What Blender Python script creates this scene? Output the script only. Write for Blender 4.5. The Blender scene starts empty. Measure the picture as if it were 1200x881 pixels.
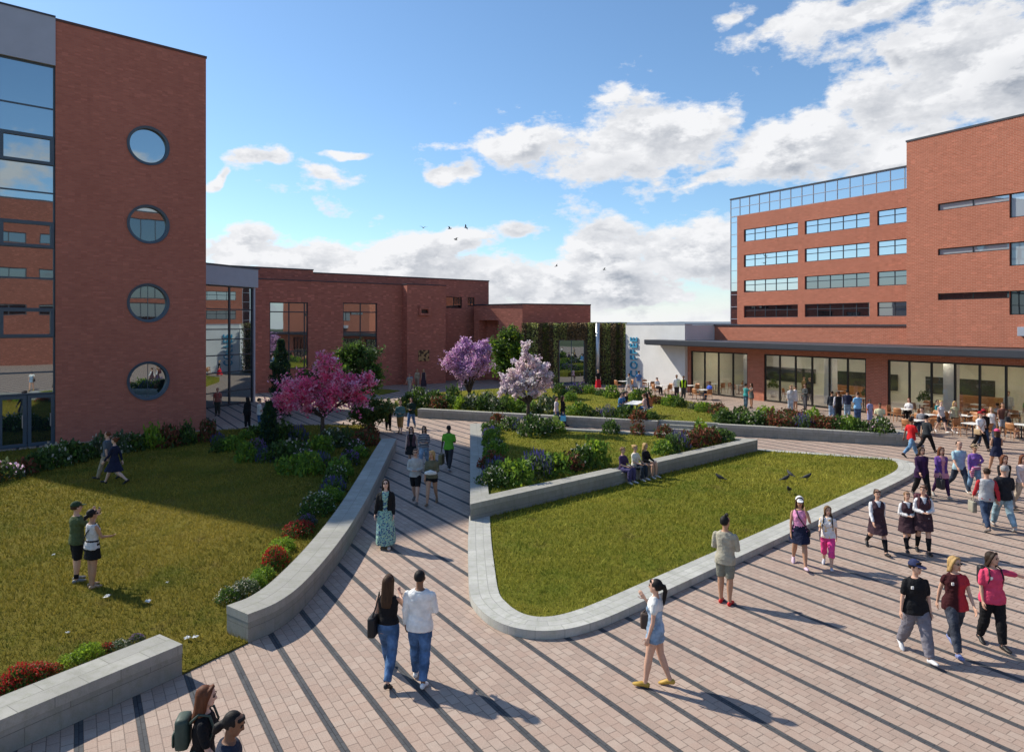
import bpy, bmesh, math, random
import numpy as np
from mathutils import Vector, Matrix
R = math.radians
S = bpy.context.scene
C = S.collection
rnd = random.Random(11)
CAMH, FPX, CX, HY = 5.7, 800.0, 600.0, 380.0


def P(px, py, z=0.0):
    """photograph measurement -> the spot on the level z (survey only)"""
    Y = FPX * (CAMH - z) / (py - HY)
    return Vector(((px - CX) / FPX * Y, Y, z))


# ------------------------------------------------------------------ tagging
def tag(o, label=None, cat=None, group=None, kind=None):
    if label: o['label'] = label
    if cat: o['category'] = cat
    if group: o['group'] = group
    if kind: o['kind'] = kind
    return o


def empty(name, loc=(0, 0, 0), rz=0.0, label=None, cat=None, group=None, kind=None):
    o = bpy.data.objects.new(name, None)
    C.objects.link(o)
    o.location = loc
    o.rotation_euler = (0, 0, rz)
    o.empty_display_size = .2
    return tag(o, label, cat, group, kind)


def link(name, me, parent=None):
    o = bpy.data.objects.new(name, me)
    C.objects.link(o)
    if parent is not None: o.parent = parent
    return o


def copy_tree(o, parent=None):
    kids = list(o.children)
    c = o.copy()
    C.objects.link(c)
    if parent is not None: c.parent = parent
    for ch in kids: copy_tree(ch, c)
    return c


# ------------------------------------------------------------------ mesh builder
class MB:
    def __init__(s):
        s.v = []; s.f = []; s.m = []

    def add(s, vs, fs, m=0):
        b = len(s.v)
        s.v += [tuple(v) for v in vs]
        s.f += [tuple(i + b for i in f) for f in fs]
        s.m += [m] * len(fs)
        return s

    def quad(s, a, b, c, d, m=0):
        return s.add([a, b, c, d], [(0, 1, 2, 3)], m)

    def box(s, x0, x1, y0, y1, z0, z1, m=0):
        vs = [(x, y, z) for z in (z0, z1) for y in (y0, y1) for x in (x0, x1)]
        return s.add(vs, [(0, 2, 3, 1), (4, 5, 7, 6), (0, 1, 5, 4), (2, 6, 7, 3), (0, 4, 6, 2), (1, 3, 7, 5)], m)

    def bbox(s, x0, x1, y0, y1, z0, z1, b=.01, m=0):
        """box with chamfered edges"""
        bm = bmesh.new()
        bmesh.ops.create_cube(bm, size=1)
        for v in bm.verts:
            v.co = Vector((x0 + (v.co.x + .5) * (x1 - x0), y0 + (v.co.y + .5) * (y1 - y0), z0 + (v.co.z + .5) * (z1 - z0)))
        bmesh.ops.bevel(bm, geom=bm.edges[:], offset=b, segments=2, affect='EDGES', profile=.6)
        bm.verts.index_update()
        s.add([v.co[:] for v in bm.verts], [[v.index for v in f.verts] for f in bm.faces], m)
        bm.free()
        return s

    def prism(s, poly, z0, z1, m=0, bottom=True):
        n = len(poly)
        vs = [(p[0], p[1], z0) for p in poly] + [(p[0], p[1], z1) for p in poly]
        fs = [tuple(range(n, 2 * n))]
        if bottom: fs.append(tuple(range(n - 1, -1, -1)))
        fs += [(i, (i + 1) % n, n + (i + 1) % n, n + i) for i in range(n)]
        return s.add(vs, fs, m)

    def loft(s, rings, m=0, cap=True, closed=True):
        n = len(rings[0])
        vs = [p for r in rings for p in r]
        fs = []
        for k in range(len(rings) - 1):
            for i in range(n if closed else n - 1):
                j = (i + 1) % n
                fs.append((k * n + i, k * n + j, (k + 1) * n + j, (k + 1) * n + i))
        if cap:
            fs.append(tuple(range(n - 1, -1, -1)))
            fs.append(tuple(range((len(rings) - 1) * n, len(rings) * n)))
        return s.add(vs, fs, m)

    def tube(s, pts, rad, n=8, m=0, up=None, rnd_cap=True):
        """tube along points; rad = list of r or (ra, rb); ra lies along the 'side' axis"""
        pts = [Vector(p) for p in pts]
        if not isinstance(rad, (list, tuple)): rad = [rad] * len(pts)
        rad = [r if isinstance(r, (list, tuple)) else (r, r) for r in rad]
        if rnd_cap:
            d0 = (pts[0] - pts[1]).normalized(); d1 = (pts[-1] - pts[-2]).normalized()
            r0 = min(rad[0]); r1 = min(rad[-1])
            pts = [pts[0] + d0 * r0 * .75, pts[0] + d0 * r0 * .4] + pts + [pts[-1] + d1 * r1 * .4, pts[-1] + d1 * r1 * .75]
            rad = [tuple(q * .45 for q in rad[0]), tuple(q * .82 for q in rad[0])] + rad + [tuple(q * .82 for q in rad[-1]), tuple(q * .45 for q in rad[-1])]
        rings = []
        side = None
        for i, p in enumerate(pts):
            d = (pts[min(i + 1, len(pts) - 1)] - pts[max(i - 1, 0)]).normalized()
            if side is None:
                ref = Vector(up) if up else (Vector((1, 0, 0)) if abs(d.x) < .9 else Vector((0, 1, 0)))
                side = (ref - d * ref.dot(d)).normalized()
            else:
                side = (side - d * side.dot(d)).normalized()
            oth = d.cross(side)
            ra, rb = rad[i]
            rings.append([p + side * (ra * math.cos(2 * math.pi * k / n)) + oth * (rb * math.sin(2 * math.pi * k / n)) for k in range(n)])
        return s.loft(rings, m)

    def lathe(s, prof, n=16, cx=0, cy=0, m=0):
        return s.loft([[(cx + r * math.cos(2 * math.pi * k / n), cy + r * math.sin(2 * math.pi * k / n), z) for k in range(n)] for r, z in prof], m)

    def build(s, name, mats, parent=None, smooth=False, uv=False):
        me = bpy.data.meshes.new(name)
        me.from_pydata(s.v, [], s.f)
        for mm in (mats if isinstance(mats, (list, tuple)) else [mats]): me.materials.append(mm)
        if any(s.m): me.polygons.foreach_set('material_index', s.m)
        if smooth: me.polygons.foreach_set('use_smooth', [True] * len(me.polygons))
        if uv: uvbox(me)
        me.update()
        return link(name, me, parent)


def uvbox(me):
    """metre UVs from each face's own plane: u along the wall, v up"""
    ul = me.uv_layers.new(name='UVMap')
    for p in me.polygons:
        n = p.normal
        if abs(n.z) > .75:
            for li in p.loop_indices:
                c = me.vertices[me.loops[li].vertex_index].co
                ul.data[li].uv = (c.x, c.y)
        else:
            t = Vector((-n.y, n.x, 0)).normalized()
            for li in p.loop_indices:
                c = me.vertices[me.loops[li].vertex_index].co
                ul.data[li].uv = (c.x * t.x + c.y * t.y, c.z)


def np_mesh(name, V, Q, mats, matidx=None, smooth=False):
    """fast mesh from numpy: V (n,3), Q (m,k)"""
    me = bpy.data.meshes.new(name)
    V = np.asarray(V, np.float32); Q = np.asarray(Q, np.int32)
    k = Q.shape[1]
    me.vertices.add(len(V)); me.vertices.foreach_set('co', V.ravel())
    me.loops.add(Q.size); me.loops.foreach_set('vertex_index', Q.ravel())
    me.polygons.add(len(Q)); me.polygons.foreach_set('loop_start', np.arange(0, Q.size, k, dtype=np.int32))
    try: me.polygons.foreach_set('loop_total', np.full(len(Q), k, np.int32))
    except Exception: pass
    for mm in (mats if isinstance(mats, (list, tuple)) else [mats]): me.materials.append(mm)
    if matidx is not None: me.polygons.foreach_set('material_index', np.asarray(matidx, np.int32))
    if smooth: me.polygons.foreach_set('use_smooth', np.ones(len(Q), bool))
    me.update(calc_edges=True)
    me.validate()
    return me


# ------------------------------------------------------------------ materials
def lin(r, g, b):
    f = lambda c: (c / 255 / 12.92) if c / 255 <= .04045 else ((c / 255 + .055) / 1.055) ** 2.4
    return (f(r), f(g), f(b))


class NT:
    def __init__(s, name):
        s.mat = bpy.data.materials.new(name)
        s.mat.use_nodes = True
        s.t = s.mat.node_tree
        s.b = s.t.nodes['Principled BSDF']
        s.out = s.t.nodes['Material Output']

    def n(s, typ, **kw):
        nd = s.t.nodes.new(typ)
        for k, v in kw.items():
            if k.startswith('i_'):
                key = k[2:].replace('_', ' ')
                nd.inputs[int(key) if key.isdigit() else key].default_value = v
            else: setattr(nd, k, v)
        return nd

    def l(s, a, b): s.t.links.new(a, b)

    def math(s, op, a, b=None, c=None, clamp=False):
        nd = s.t.nodes.new('ShaderNodeMath'); nd.operation = op; nd.use_clamp = clamp
        for i, q in enumerate((a, b, c)):
            if q is None: continue
            if isinstance(q, (int, float)): nd.inputs[i].default_value = q
            else: s.l(q, nd.inputs[i])
        return nd.outputs[0]

    def mix(s, fac, a, b, blend='MIX'):
        nd = s.t.nodes.new('ShaderNodeMix'); nd.data_type = 'RGBA'; nd.blend_type = blend
        for i, q in ((0, fac), (6, a), (7, b)):
            if isinstance(q, (int, float)): nd.inputs[i].default_value = q
            elif isinstance(q, (tuple, list)): nd.inputs[i].default_value = (*q[:3], 1)
            else: s.l(q, nd.inputs[i])
        return nd.outputs[2]

    def noise(s, scale, detail=4, vec=None, rough=.55, out=0):
        nd = s.n('ShaderNodeTexNoise'); nd.inputs['Scale'].default_value = scale; nd.inputs['Detail'].default_value = detail
        nd.inputs['Roughness'].default_value = rough
        if vec is not None: s.l(vec, nd.inputs['Vector'])
        return nd.outputs[out]

    def remap(s, v, a, b, c=0., d=1.):
        nd = s.t.nodes.new('ShaderNodeMapRange'); s.l(v, nd.inputs[0])
        for i, q in enumerate((a, b, c, d)): nd.inputs[i + 1].default_value = q
        return nd.outputs[0]

    def obj(s): return s.n('ShaderNodeTexCoord').outputs['Object']
    def uv(s): return s.n('ShaderNodeTexCoord').outputs['UV']
    def pos(s): return s.n('ShaderNodeNewGeometry').outputs['Position']

    def bump(s, h, strength=.3, dist=.02):
        nd = s.n('ShaderNodeBump'); nd.inputs['Strength'].default_value = strength; nd.inputs['Distance'].default_value = dist
        s.l(h, nd.inputs['Height']); s.l(nd.outputs[0], s.b.inputs['Normal'])

    def base(s, c, rough=.8, spec=.3, metallic=0):
        if isinstance(c, tuple): s.b.inputs['Base Color'].default_value = (*c[:3], 1)
        else: s.l(c, s.b.inputs['Base Color'])
        s.b.inputs['Roughness'].default_value = rough
        s.b.inputs['Specular IOR Level'].default_value = spec
        s.b.inputs['Metallic'].default_value = metallic
        return s.mat


_cache = {}


def plain(name, col, rough=.7, var=.12, scale=8, spec=.3, metallic=0, bump=0, bscale=60, world=False):
    key = (name, col, rough, var, scale)
    if key in _cache: return _cache[key]
    t = NT(name)
    v = t.pos() if world else t.obj()
    f = t.noise(scale, 5, v)
    lo = tuple(max(0, c * (1 - var)) for c in col); hi = tuple(min(1, c * (1 + var)) for c in col)
    c = t.mix(t.remap(f, .3, .7), lo, hi)
    if bump: t.bump(t.noise(bscale, 3, v), bump, .02)
    _cache[key] = t.base(c, rough, spec, metallic)
    return _cache[key]


def fabric(col, pattern=None, col2=None, col3=None):
    key = ('fab', col, pattern, col2)
    if key in _cache: return _cache[key]
    t = NT('fabric')
    v = t.obj()
    f = t.noise(9, 4, v)
    c = t.mix(t.remap(f, .3, .7), tuple(q * .82 for q in col), tuple(min(1, q * 1.12) for q in col))
    if pattern == 'flower':
        n1 = t.noise(22, 3, v); n2 = t.noise(31, 2, t.n('ShaderNodeTexCoord').outputs['Object'], out=0)
        c = t.mix(t.remap(n1, .52, .56), c, col2)
        c = t.mix(t.remap(n2, .57, .61), c, col3 or (.7, .75, .6))
    elif pattern == 'stripe':
        sx = t.n('ShaderNodeSeparateXYZ'); t.l(v, sx.inputs[0])
        w = t.math('FRACT', t.math('MULTIPLY', sx.outputs[2], 16))
        c = t.mix(t.math('GREATER_THAN', w, .6), c, col2)
    elif pattern == 'side':
        sx = t.n('ShaderNodeSeparateXYZ'); t.l(v, sx.inputs[0])
        c = t.mix(t.remap(sx.outputs[0], -.02, .02), col2, c)
    elif pattern == 'print':
        n1 = t.noise(16, 2, v)
        c = t.mix(t.remap(n1, .58, .62), c, col2)
    elif pattern == 'denim':
        c = t.mix(t.remap(t.noise(5, 3, v), .42, .66), c, tuple(min(1, q * 1.9 + .02) for q in col))
    wv = t.noise(14, 5, v, .6)
    t.bump(wv, .55, .05)
    _cache[key] = t.base(c, .85, .15)
    return _cache[key]


def brick(name, c1, c2, mortar, bw, rh, msize=.008, var=.25, spread=1.):
    t = NT(name)
    uv = t.uv()
    b = t.n('ShaderNodeTexBrick')
    b.offset = .5
    t.l(uv, b.inputs['Vector'])
    b.inputs['Color1'].default_value = (*c1, 1); b.inputs['Color2'].default_value = (*c2, 1)
    b.inputs['Mortar'].default_value = (*mortar, 1)
    b.inputs['Scale'].default_value = 1; b.inputs['Brick Width'].default_value = bw; b.inputs['Row Height'].default_value = rh
    b.inputs['Mortar Size'].default_value = msize; b.inputs['Mortar Smooth'].default_value = .2; b.inputs['Bias'].default_value = -.1
    # bricks fired unevenly: a lighter one here and there, broad weathering
    wn = t.n('ShaderNodeTexWhiteNoise'); wn.noise_dimensions = '2D'
    mp = t.n('ShaderNodeVectorMath', operation='DIVIDE'); t.l(uv, mp.inputs[0]); mp.inputs[1].default_value = (bw, rh, 1)
    fl = t.n('ShaderNodeVectorMath', operation='FLOOR'); t.l(mp.outputs[0], fl.inputs[0]); t.l(fl.outputs[0], wn.inputs['Vector'])
    c = t.mix(t.remap(wn.outputs['Value'], .84, .97, 0, .5 * spread), b.outputs['Color'], tuple(min(1, q * 1.55 + .015) for q in c1))
    c = t.mix(t.remap(wn.outputs['Value'], .0, .09, .45 * spread, 0), c, tuple(q * .5 for q in c1))
    big = t.noise(.23, 6, uv, .6)
    c = t.mix(t.remap(big, .3, .72, 0, var), c, tuple(q * .55 for q in c1))
    st = t.n('ShaderNodeMapping'); t.l(uv, st.inputs[0]); st.inputs['Scale'].default_value = (1.6, .09, 1)
    c = t.mix(t.remap(t.noise(1, 5, st.outputs[0]), .58, .8, 0, .25), c, tuple(q * .5 + .02 for q in c1))
    fine = t.noise(40, 3, uv)
    hgt = t.math('ADD', t.math('MULTIPLY', b.outputs['Fac'], -1.), t.math('MULTIPLY', fine, .5))
    t.bump(hgt, .5, .012)
    return t.base(c, .88, .2)


def stone_block(name, col, bw, rh, tint=.12):
    t = NT(name)
    uv = t.uv()
    b = t.n('ShaderNodeTexBrick'); b.offset = .5
    t.l(uv, b.inputs['Vector'])
    b.inputs['Color1'].default_value = (*[q * (1 - tint) for q in col], 1); b.inputs['Color2'].default_value = (*[q * (1 + tint) for q in col], 1)
    b.inputs['Mortar'].default_value = (*[q * .42 for q in col], 1)
    b.inputs['Scale'].default_value = 1; b.inputs['Brick Width'].default_value = bw; b.inputs['Row Height'].default_value = rh
    b.inputs['Mortar Size'].default_value = .006; b.inputs['Mortar Smooth'].default_value = .3
    n1 = t.noise(1.3, 7, t.pos(), .65)
    c = t.mix(t.remap(n1, .35, .72, 0, .75), b.outputs['Color'], tuple(q * .62 for q in col))
    n2 = t.noise(7, 6, t.pos(), .7)
    c = t.mix(t.remap(n2, .45, .7, 0, .6), c, (col[0] * .62, col[1] * .66, col[2] * .52))
    sm = t.n('ShaderNodeMapping'); t.l(t.uv(), sm.inputs[0]); sm.inputs['Scale'].default_value = (5, .7, 1)
    c = t.mix(t.remap(t.noise(1, 6, sm.outputs[0], .65), .52, .72, 0, .5), c, (col[0] * .5, col[1] * .52, col[2] * .44))
    n3 = t.noise(60, 3, t.pos())
    c = t.mix(t.remap(n3, .35, .65, 0, .25), c, tuple(min(1, q * 1.2) for q in col))
    t.bump(t.math('ADD', t.math('MULTIPLY', b.outputs['Fac'], -.8), t.math('ADD', t.math('MULTIPLY', n3, .35), t.math('MULTIPLY', n2, .5))), .5, .012)
    return t.base(c, .86, .25)


def leafmat(name, col, var=.35, trans=.35, rough=.55):
    t = NT(name)
    oi = t.n('ShaderNodeNewGeometry')
    rn = oi.outputs['Random Per Island']
    lo = tuple(q * (1 - var) for q in col); hi = tuple(min(1, q * (1 + var)) for q in col)
    c = t.mix(rn, lo, hi)
    c = t.mix(t.remap(t.noise(1.1, 3, t.obj()), .35, .7, 0, .5), c, (col[0] * 1.25, col[1] * 1.02, col[2] * .7))
    t.base(c, rough, .3)
    tr = t.n('ShaderNodeBsdfTranslucent'); t.l(c, tr.inputs[0])
    mx = t.n('ShaderNodeMixShader'); mx.inputs[0].default_value = trans
    t.l(t.b.outputs[0], mx.inputs[1]); t.l(tr.outputs[0], mx.inputs[2]); t.l(mx.outputs[0], t.out.inputs[0])
    return t.mat


def glass_mirror(name, tint=(.82, .9, .95), dark=(.012, .018, .022), refl=.5):
    """coated facade glass: a dark room behind a strong reflection, panes bowed by a hair"""
    t = NT(name)
    d = t.n('ShaderNodeBsdfDiffuse'); d.inputs[0].default_value = (*dark, 1)
    g = t.n('ShaderNodeBsdfGlossy'); g.inputs['Roughness'].default_value = .015; g.inputs[0].default_value = (*tint, 1)
    lw = t.n('ShaderNodeLayerWeight'); lw.inputs[0].default_value = .35
    f = t.remap(lw.outputs['Fresnel'], 0, 1, refl, 1)
    nb = t.n('ShaderNodeBump'); nb.inputs['Strength'].default_value = .035; nb.inputs['Distance'].default_value = .03
    t.l(t.noise(.7, 1, t.pos()), nb.inputs['Height']); t.l(nb.outputs[0], g.inputs['Normal'])
    m = t.n('ShaderNodeMixShader'); t.l(f, m.inputs[0]); t.l(d.outputs[0], m.inputs[1]); t.l(g.outputs[0], m.inputs[2])
    t.l(m.outputs[0], t.out.inputs[0])
    return t.mat


def glass_clear(name, refl=.08, col=(.86, .9, .87)):
    t = NT(name)
    d = t.n('ShaderNodeBsdfTransparent'); d.inputs[0].default_value = (*col, 1)
    g = t.n('ShaderNodeBsdfGlossy'); g.inputs['Roughness'].default_value = .01
    lw = t.n('ShaderNodeLayerWeight'); lw.inputs[0].default_value = .25
    f = t.remap(lw.outputs['Fresnel'], 0, 1, refl, .85)
    m = t.n('ShaderNodeMixShader'); t.l(f, m.inputs[0]); t.l(d.outputs[0], m.inputs[1]); t.l(g.outputs[0], m.inputs[2])
    t.l(m.outputs[0], t.out.inputs[0])
    return t.mat


# paving: rows of blocks along the bands, a dark band every PITCH
PAV_DIR = Vector((-.641, 1, 0)).normalized()
PAV_PITCH, PAV_BAND, PAV_OFF = .749, .108, .105


def paving_mat(name, light):
    t = NT(name)
    pos = t.pos()
    ang = math.atan2(PAV_DIR.y, PAV_DIR.x)
    mp = t.n('ShaderNodeMapping', vector_type='TEXTURE'); mp.inputs['Rotation'].default_value = (0, 0, ang)
    t.l(pos, mp.inputs[0])
    sx = t.n('ShaderNodeSeparateXYZ'); t.l(mp.outputs[0], sx.inputs[0])
    v = t.math('ADD', sx.outputs[1], PAV_OFF + 400 * PAV_PITCH)
    fr = t.math('FRACT', t.math('DIVIDE', v, PAV_PITCH))
    d = t.math('MULTIPLY', fr, PAV_PITCH)                       # metres from the band's edge
    inband = t.math('LESS_THAN', d, PAV_BAND)
    row = (PAV_PITCH - PAV_BAND) / 4
    # block rows start at the band's far edge
    rv = t.math('ADD', t.math('SUBTRACT', d, PAV_BAND), t.math('MULTIPLY', t.math('FLOOR', t.math('DIVIDE', v, PAV_PITCH)), row * 7))
    cv = t.n('ShaderNodeCombineXYZ'); t.l(sx.outputs[0], cv.inputs[0]); t.l(rv, cv.inputs[1])
    b = t.n('ShaderNodeTexBrick'); b.offset = .5; t.l(cv.outputs[0], b.inputs['Vector'])
    c1, c2, mo = light
    b.inputs['Color1'].default_value = (*c1, 1); b.inputs['Color2'].default_value = (*c2, 1); b.inputs['Mortar'].default_value = (*mo, 1)
    b.inputs['Scale'].default_value = 1; b.inputs['Brick Width'].default_value = .26; b.inputs['Row Height'].default_value = row
    b.inputs['Mortar Size'].default_value = .007; b.inputs['Mortar Smooth'].default_value = .15
    # per-block tint
    wn = t.n('ShaderNodeTexWhiteNoise'); wn.noise_dimensions = '2D'
    fx = t.math('FLOOR', t.math('DIVIDE', sx.outputs[0], .13)); fy = t.math('FLOOR', t.math('DIVIDE', rv, row))
    cw = t.n('ShaderNodeCombineXYZ'); t.l(fx, cw.inputs[0]); t.l(fy, cw.inputs[1]); t.l(cw.outputs[0], wn.inputs['Vector'])
    c = t.mix(t.remap(wn.outputs['Value'], 0, 1, 0, .42), b.outputs['Color'], (c1[0] * .86, c1[1] * .72, c1[2] * .68))
    c = t.mix(t.remap(t.noise(.22, 7, pos, .65), .4, .75, 0, .4), c, tuple(q * .6 for q in c1))
    c = t.mix(t.remap(t.noise(2.3, 6, pos, .7), .52, .8, 0, .5), c, tuple(q * .5 for q in c1))
    vg = t.n('ShaderNodeTexVoronoi'); vg.inputs['Scale'].default_value = 2.6; t.l(pos, vg.inputs['Vector'])
    c = t.mix(t.math('MULTIPLY', t.math('LESS_THAN', vg.outputs['Distance'], .055), t.math('GREATER_THAN', t.noise(.9, 2, pos), .5)), c, tuple(q * .55 for q in c1))
    c = t.mix(t.remap(t.noise(45, 4, pos), .4, .7, 0, .3), c, tuple(min(1, q * 1.3) for q in c1))
    # dark band: three narrow courses of charcoal setts
    b2 = t.n('ShaderNodeTexBrick'); b2.offset = .5
    cv2 = t.n('ShaderNodeCombineXYZ'); t.l(sx.outputs[0], cv2.inputs[0]); t.l(d, cv2.inputs[1]); t.l(cv2.outputs[0], b2.inputs['Vector'])
    k1, k2 = (.055, .058, .066), (.08, .083, .09)
    b2.inputs['Color1'].default_value = (*k1, 1); b2.inputs['Color2'].default_value = (*k2, 1); b2.inputs['Mortar'].default_value = (.018, .018, .02, 1)
    b2.inputs['Scale'].default_value = 1; b2.inputs['Brick Width'].default_value = .2; b2.inputs['Row Height'].default_value = PAV_BAND / 2
    b2.inputs['Mortar Size'].default_value = .005
    kb = t.mix(t.remap(t.noise(3, 5, pos), .4, .75, 0, .5), b2.outputs['Color'], (.10, .098, .095))
    c = t.mix(inband, c, kb)
    hh = t.math('ADD', t.math('MULTIPLY', t.math('ADD', b.outputs['Fac'], b2.outputs['Fac']), -.5), t.math('MULTIPLY', t.noise(50, 3, pos), .4))
    t.bump(hh, .45, .01)
    return t.base(c, .82, .3)


def grass_mat(name, a, b_, c_):
    t = NT(name)
    pos = t.pos()
    c = t.mix(t.remap(t.noise(.28, 6, pos, .6), .36, .66), a, b_)
    c = t.mix(t.remap(t.noise(.55, 5, pos, .6), .5, .68, 0, .75), c, (a[0] * .62, a[1] * .8, a[2] * .8))
    c = t.mix(t.remap(t.noise(.13, 4, pos, .5), .52, .7, 0, .6), c, (b_[0] * 1.35, b_[1] * 1.25, b_[2] * 1.3))
    c = t.mix(t.remap(t.noise(1.7, 6, pos, .65), .45, .75, 0, .7), c, c_)
    c = t.mix(t.remap(t.noise(.8, 7, pos, .7), .6, .72, 0, .7), c, (.19, .135, .06))
    st = t.n('ShaderNodeMapping'); t.l(pos, st.inputs[0]); st.inputs['Scale'].default_value = (1, .35, 1)
    c = t.mix(t.remap(t.noise(38, 4, st.outputs[0], .7), .35, .7, 0, .75), c, tuple(q * .4 for q in a))
    t.bump(t.noise(55, 4, pos, .7), .9, .05)
    return t.base(c, .95, .1)


def blade_mat(name, a, b_):
    t = NT(name)
    g = t.n('ShaderNodeNewGeometry')
    c = t.mix(t.math('POWER', g.outputs['Random Per Island'], 1.6), tuple(q * .8 for q in a), tuple(q * 1.2 for q in b_))
    c = t.mix(t.remap(t.noise(.55, 5, g.outputs['Position'], .6), .48, .68, 0, .8), c, (a[0] * .75, a[1] * .95, a[2]))
    c = t.mix(t.remap(t.noise(.13, 4, g.outputs['Position'], .5), .5, .7, 0, .7), c, tuple(q * 1.25 for q in b_))
    c = t.mix(t.remap(t.noise(.8, 7, g.outputs['Position'], .7), .58, .72, 0, .7), c, (.26, .18, .07))
    t.base(c, .8, .15)
    tr = t.n('ShaderNodeBsdfTranslucent'); t.l(c, tr.inputs[0])
    mx = t.n('ShaderNodeMixShader'); mx.inputs[0].default_value = .3
    t.l(t.b.outputs[0], mx.inputs[1]); t.l(tr.outputs[0], mx.inputs[2]); t.l(mx.outputs[0], t.out.inputs[0])
    return t.mat


M = {}
M['brick_left'] = brick('dark_red_brick', (.49, .175, .12), (.425, .145, .10), (.38, .19, .15), .26, .085, .007, .3, .5)
M['brick_mid'] = brick('brown_red_brick', (.51, .18, .125), (.44, .152, .105), (.38, .19, .15), .30, .11)
M['brick_right'] = brick('orange_red_brick', (.46, .16, .10), (.40, .133, .08), (.52, .28, .20), .27, .095, .010, .18, .6)
M['stone'] = stone_block('grey_stone', (.30, .295, .265), 1.15, .26)
M['coping'] = stone_block('pale_stone_coping', (.38, .37, .335), .9, .33)
M['kerb'] = stone_block('pale_kerb_stone', (.49, .485, .45), .55, .2)
M['paving'] = paving_mat('banded_block_paving', ((.455, .355, .29), (.35, .262, .212), (.11, .085, .068)))
M['grey_metal'] = plain('grey_metal_panel', (.36, .38, .44), .45, .05, 1.2, .5)
M['dark_metal'] = plain('dark_slate_metal', (.035, .04, .052), .45, .1, 2, .5)
M['blue_frame'] = plain('blue_grey_frame', (.055, .085, .115), .4, .08, 3, .5)
M['black_frame'] = plain('black_frame', (.014, .013, .013), .4, .1, 3, .5)
M['white_wall'] = plain('white_render', (.70, .70, .69), .9, .06, .8, .2, bump=.12, bscale=18)
M['blue_paint'] = plain('teal_blue_paint', (.05, .30, .48), .5, .05, 4, .4)
M['roof'] = plain('grey_roofing', (.16, .16, .165), .9, .15, .7)
M['interior'] = plain('cafe_plaster', (.80, .77, .60), .9, .1, .5)
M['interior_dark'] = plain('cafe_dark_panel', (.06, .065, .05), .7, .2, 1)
M['interior_floor'] = plain('cafe_floor', (.72, .66, .58), .5, .12, .7, .4)
M['ceiling'] = plain('cafe_ceiling', (.7, .69, .66), .9, .04, 1)
M['glass'] = glass_mirror('facade_glass', (.76, .88, .93), refl=.4)
M['glass_dark'] = glass_mirror('dark_window_glass', (.7, .74, .78), (.01, .01, .012), .32)
M['glass_office'] = glass_mirror('office_window_glass', (.9, .95, 1.), (.02, .022, .026), .6)
M['glass_cafe'] = glass_clear('cafe_glass', .05, (.96, .97, .96))
M['glass_painted_sky'] = glass_mirror('painted_sky_glass', (.9, .95, 1.), (.42, .46, .50), .3)  # pale diffuse colour stands in for the sky's reflection in the slot panes
M['steel'] = plain('steel', (.5, .52, .54), .3, .05, 3, .5, .7)
M['bark'] = plain('bark', (.085, .062, .05), .9, .35, 14, .1, bump=.8, bscale=30)
M['soil'] = plain('dark_soil', (.035, .026, .018), .95, .4, 3, .1, bump=.8, bscale=25, world=True)
M['chair_wood'] = plain('tan_chair_wood', (.43, .19, .075), .5, .2, 10, .4)
M['table_white'] = plain('white_table_top', (.78, .77, .74), .4, .04, 3, .4)
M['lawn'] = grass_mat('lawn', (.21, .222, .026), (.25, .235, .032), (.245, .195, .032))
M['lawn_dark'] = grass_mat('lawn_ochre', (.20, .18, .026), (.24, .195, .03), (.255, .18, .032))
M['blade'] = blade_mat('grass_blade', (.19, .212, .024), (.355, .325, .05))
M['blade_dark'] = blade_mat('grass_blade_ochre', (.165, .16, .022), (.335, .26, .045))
for k, c, tr in (('leaf_green', (.12, .22, .035), .35), ('leaf_dark', (.06, .11, .032), .3), ('leaf_lime', (.24, .36, .035), .4), ('leaf_red', (.20, .07, .04), .3),
             ('leaf_grey', (.095, .13, .075), .3), ('leaf_conifer', (.022, .058, .04), .2), ('leaf_olive', (.12, .15, .035), .35),
             ('petal_white', (.5, .49, .43), .3), ('petal_red', (.42, .035, .03), .3), ('petal_blue', (.085, .08, .25), .3), ('petal_violet', (.17, .10, .29), .3),
             ('petal_pink', (.93, .16, .36), .5), ('petal_pink2', (.97, .44, .62), .5), ('petal_mauve', (.56, .33, .64), .4), ('petal_mauve2', (.72, .52, .77), .4),
             ('petal_lilac', (.72, .61, .77), .45), ('petal_lilac2', (.84, .76, .86), .45), ('leaf_vine', (.27, .30, .11), .3), ('leaf_vine_brown', (.24, .18, .10), .25), ('leaf_vine_light', (.42, .48, .17), .3)):
    M[k] = leafmat(k, c, .4, tr + .1)
# ================================================================== THE GROUND
def offset_path(path, d):
    """points moved d to the left of the walking direction (open path)"""
    out = []
    n = len(path)
    for i, p in enumerate(path):
        p = Vector((p[0], p[1]))
        a = Vector(path[max(i - 1, 0)][:2]); b = Vector(path[min(i + 1, n - 1)][:2])
        d1 = (p - a).normalized() if i > 0 else (b - p).normalized()
        d2 = (b - p).normalized() if i < n - 1 else d1
        n1 = Vector((-d1.y, d1.x)); n2 = Vector((-d2.y, d2.x))
        m = (n1 + n2)
        m = m / max(.35, m.length) if m.length > 1e-6 else n1
        k = max(.5, m.dot(n1))
        q = p + m * (d / k)
        out.append((q.x, q.y))
    return out


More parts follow.
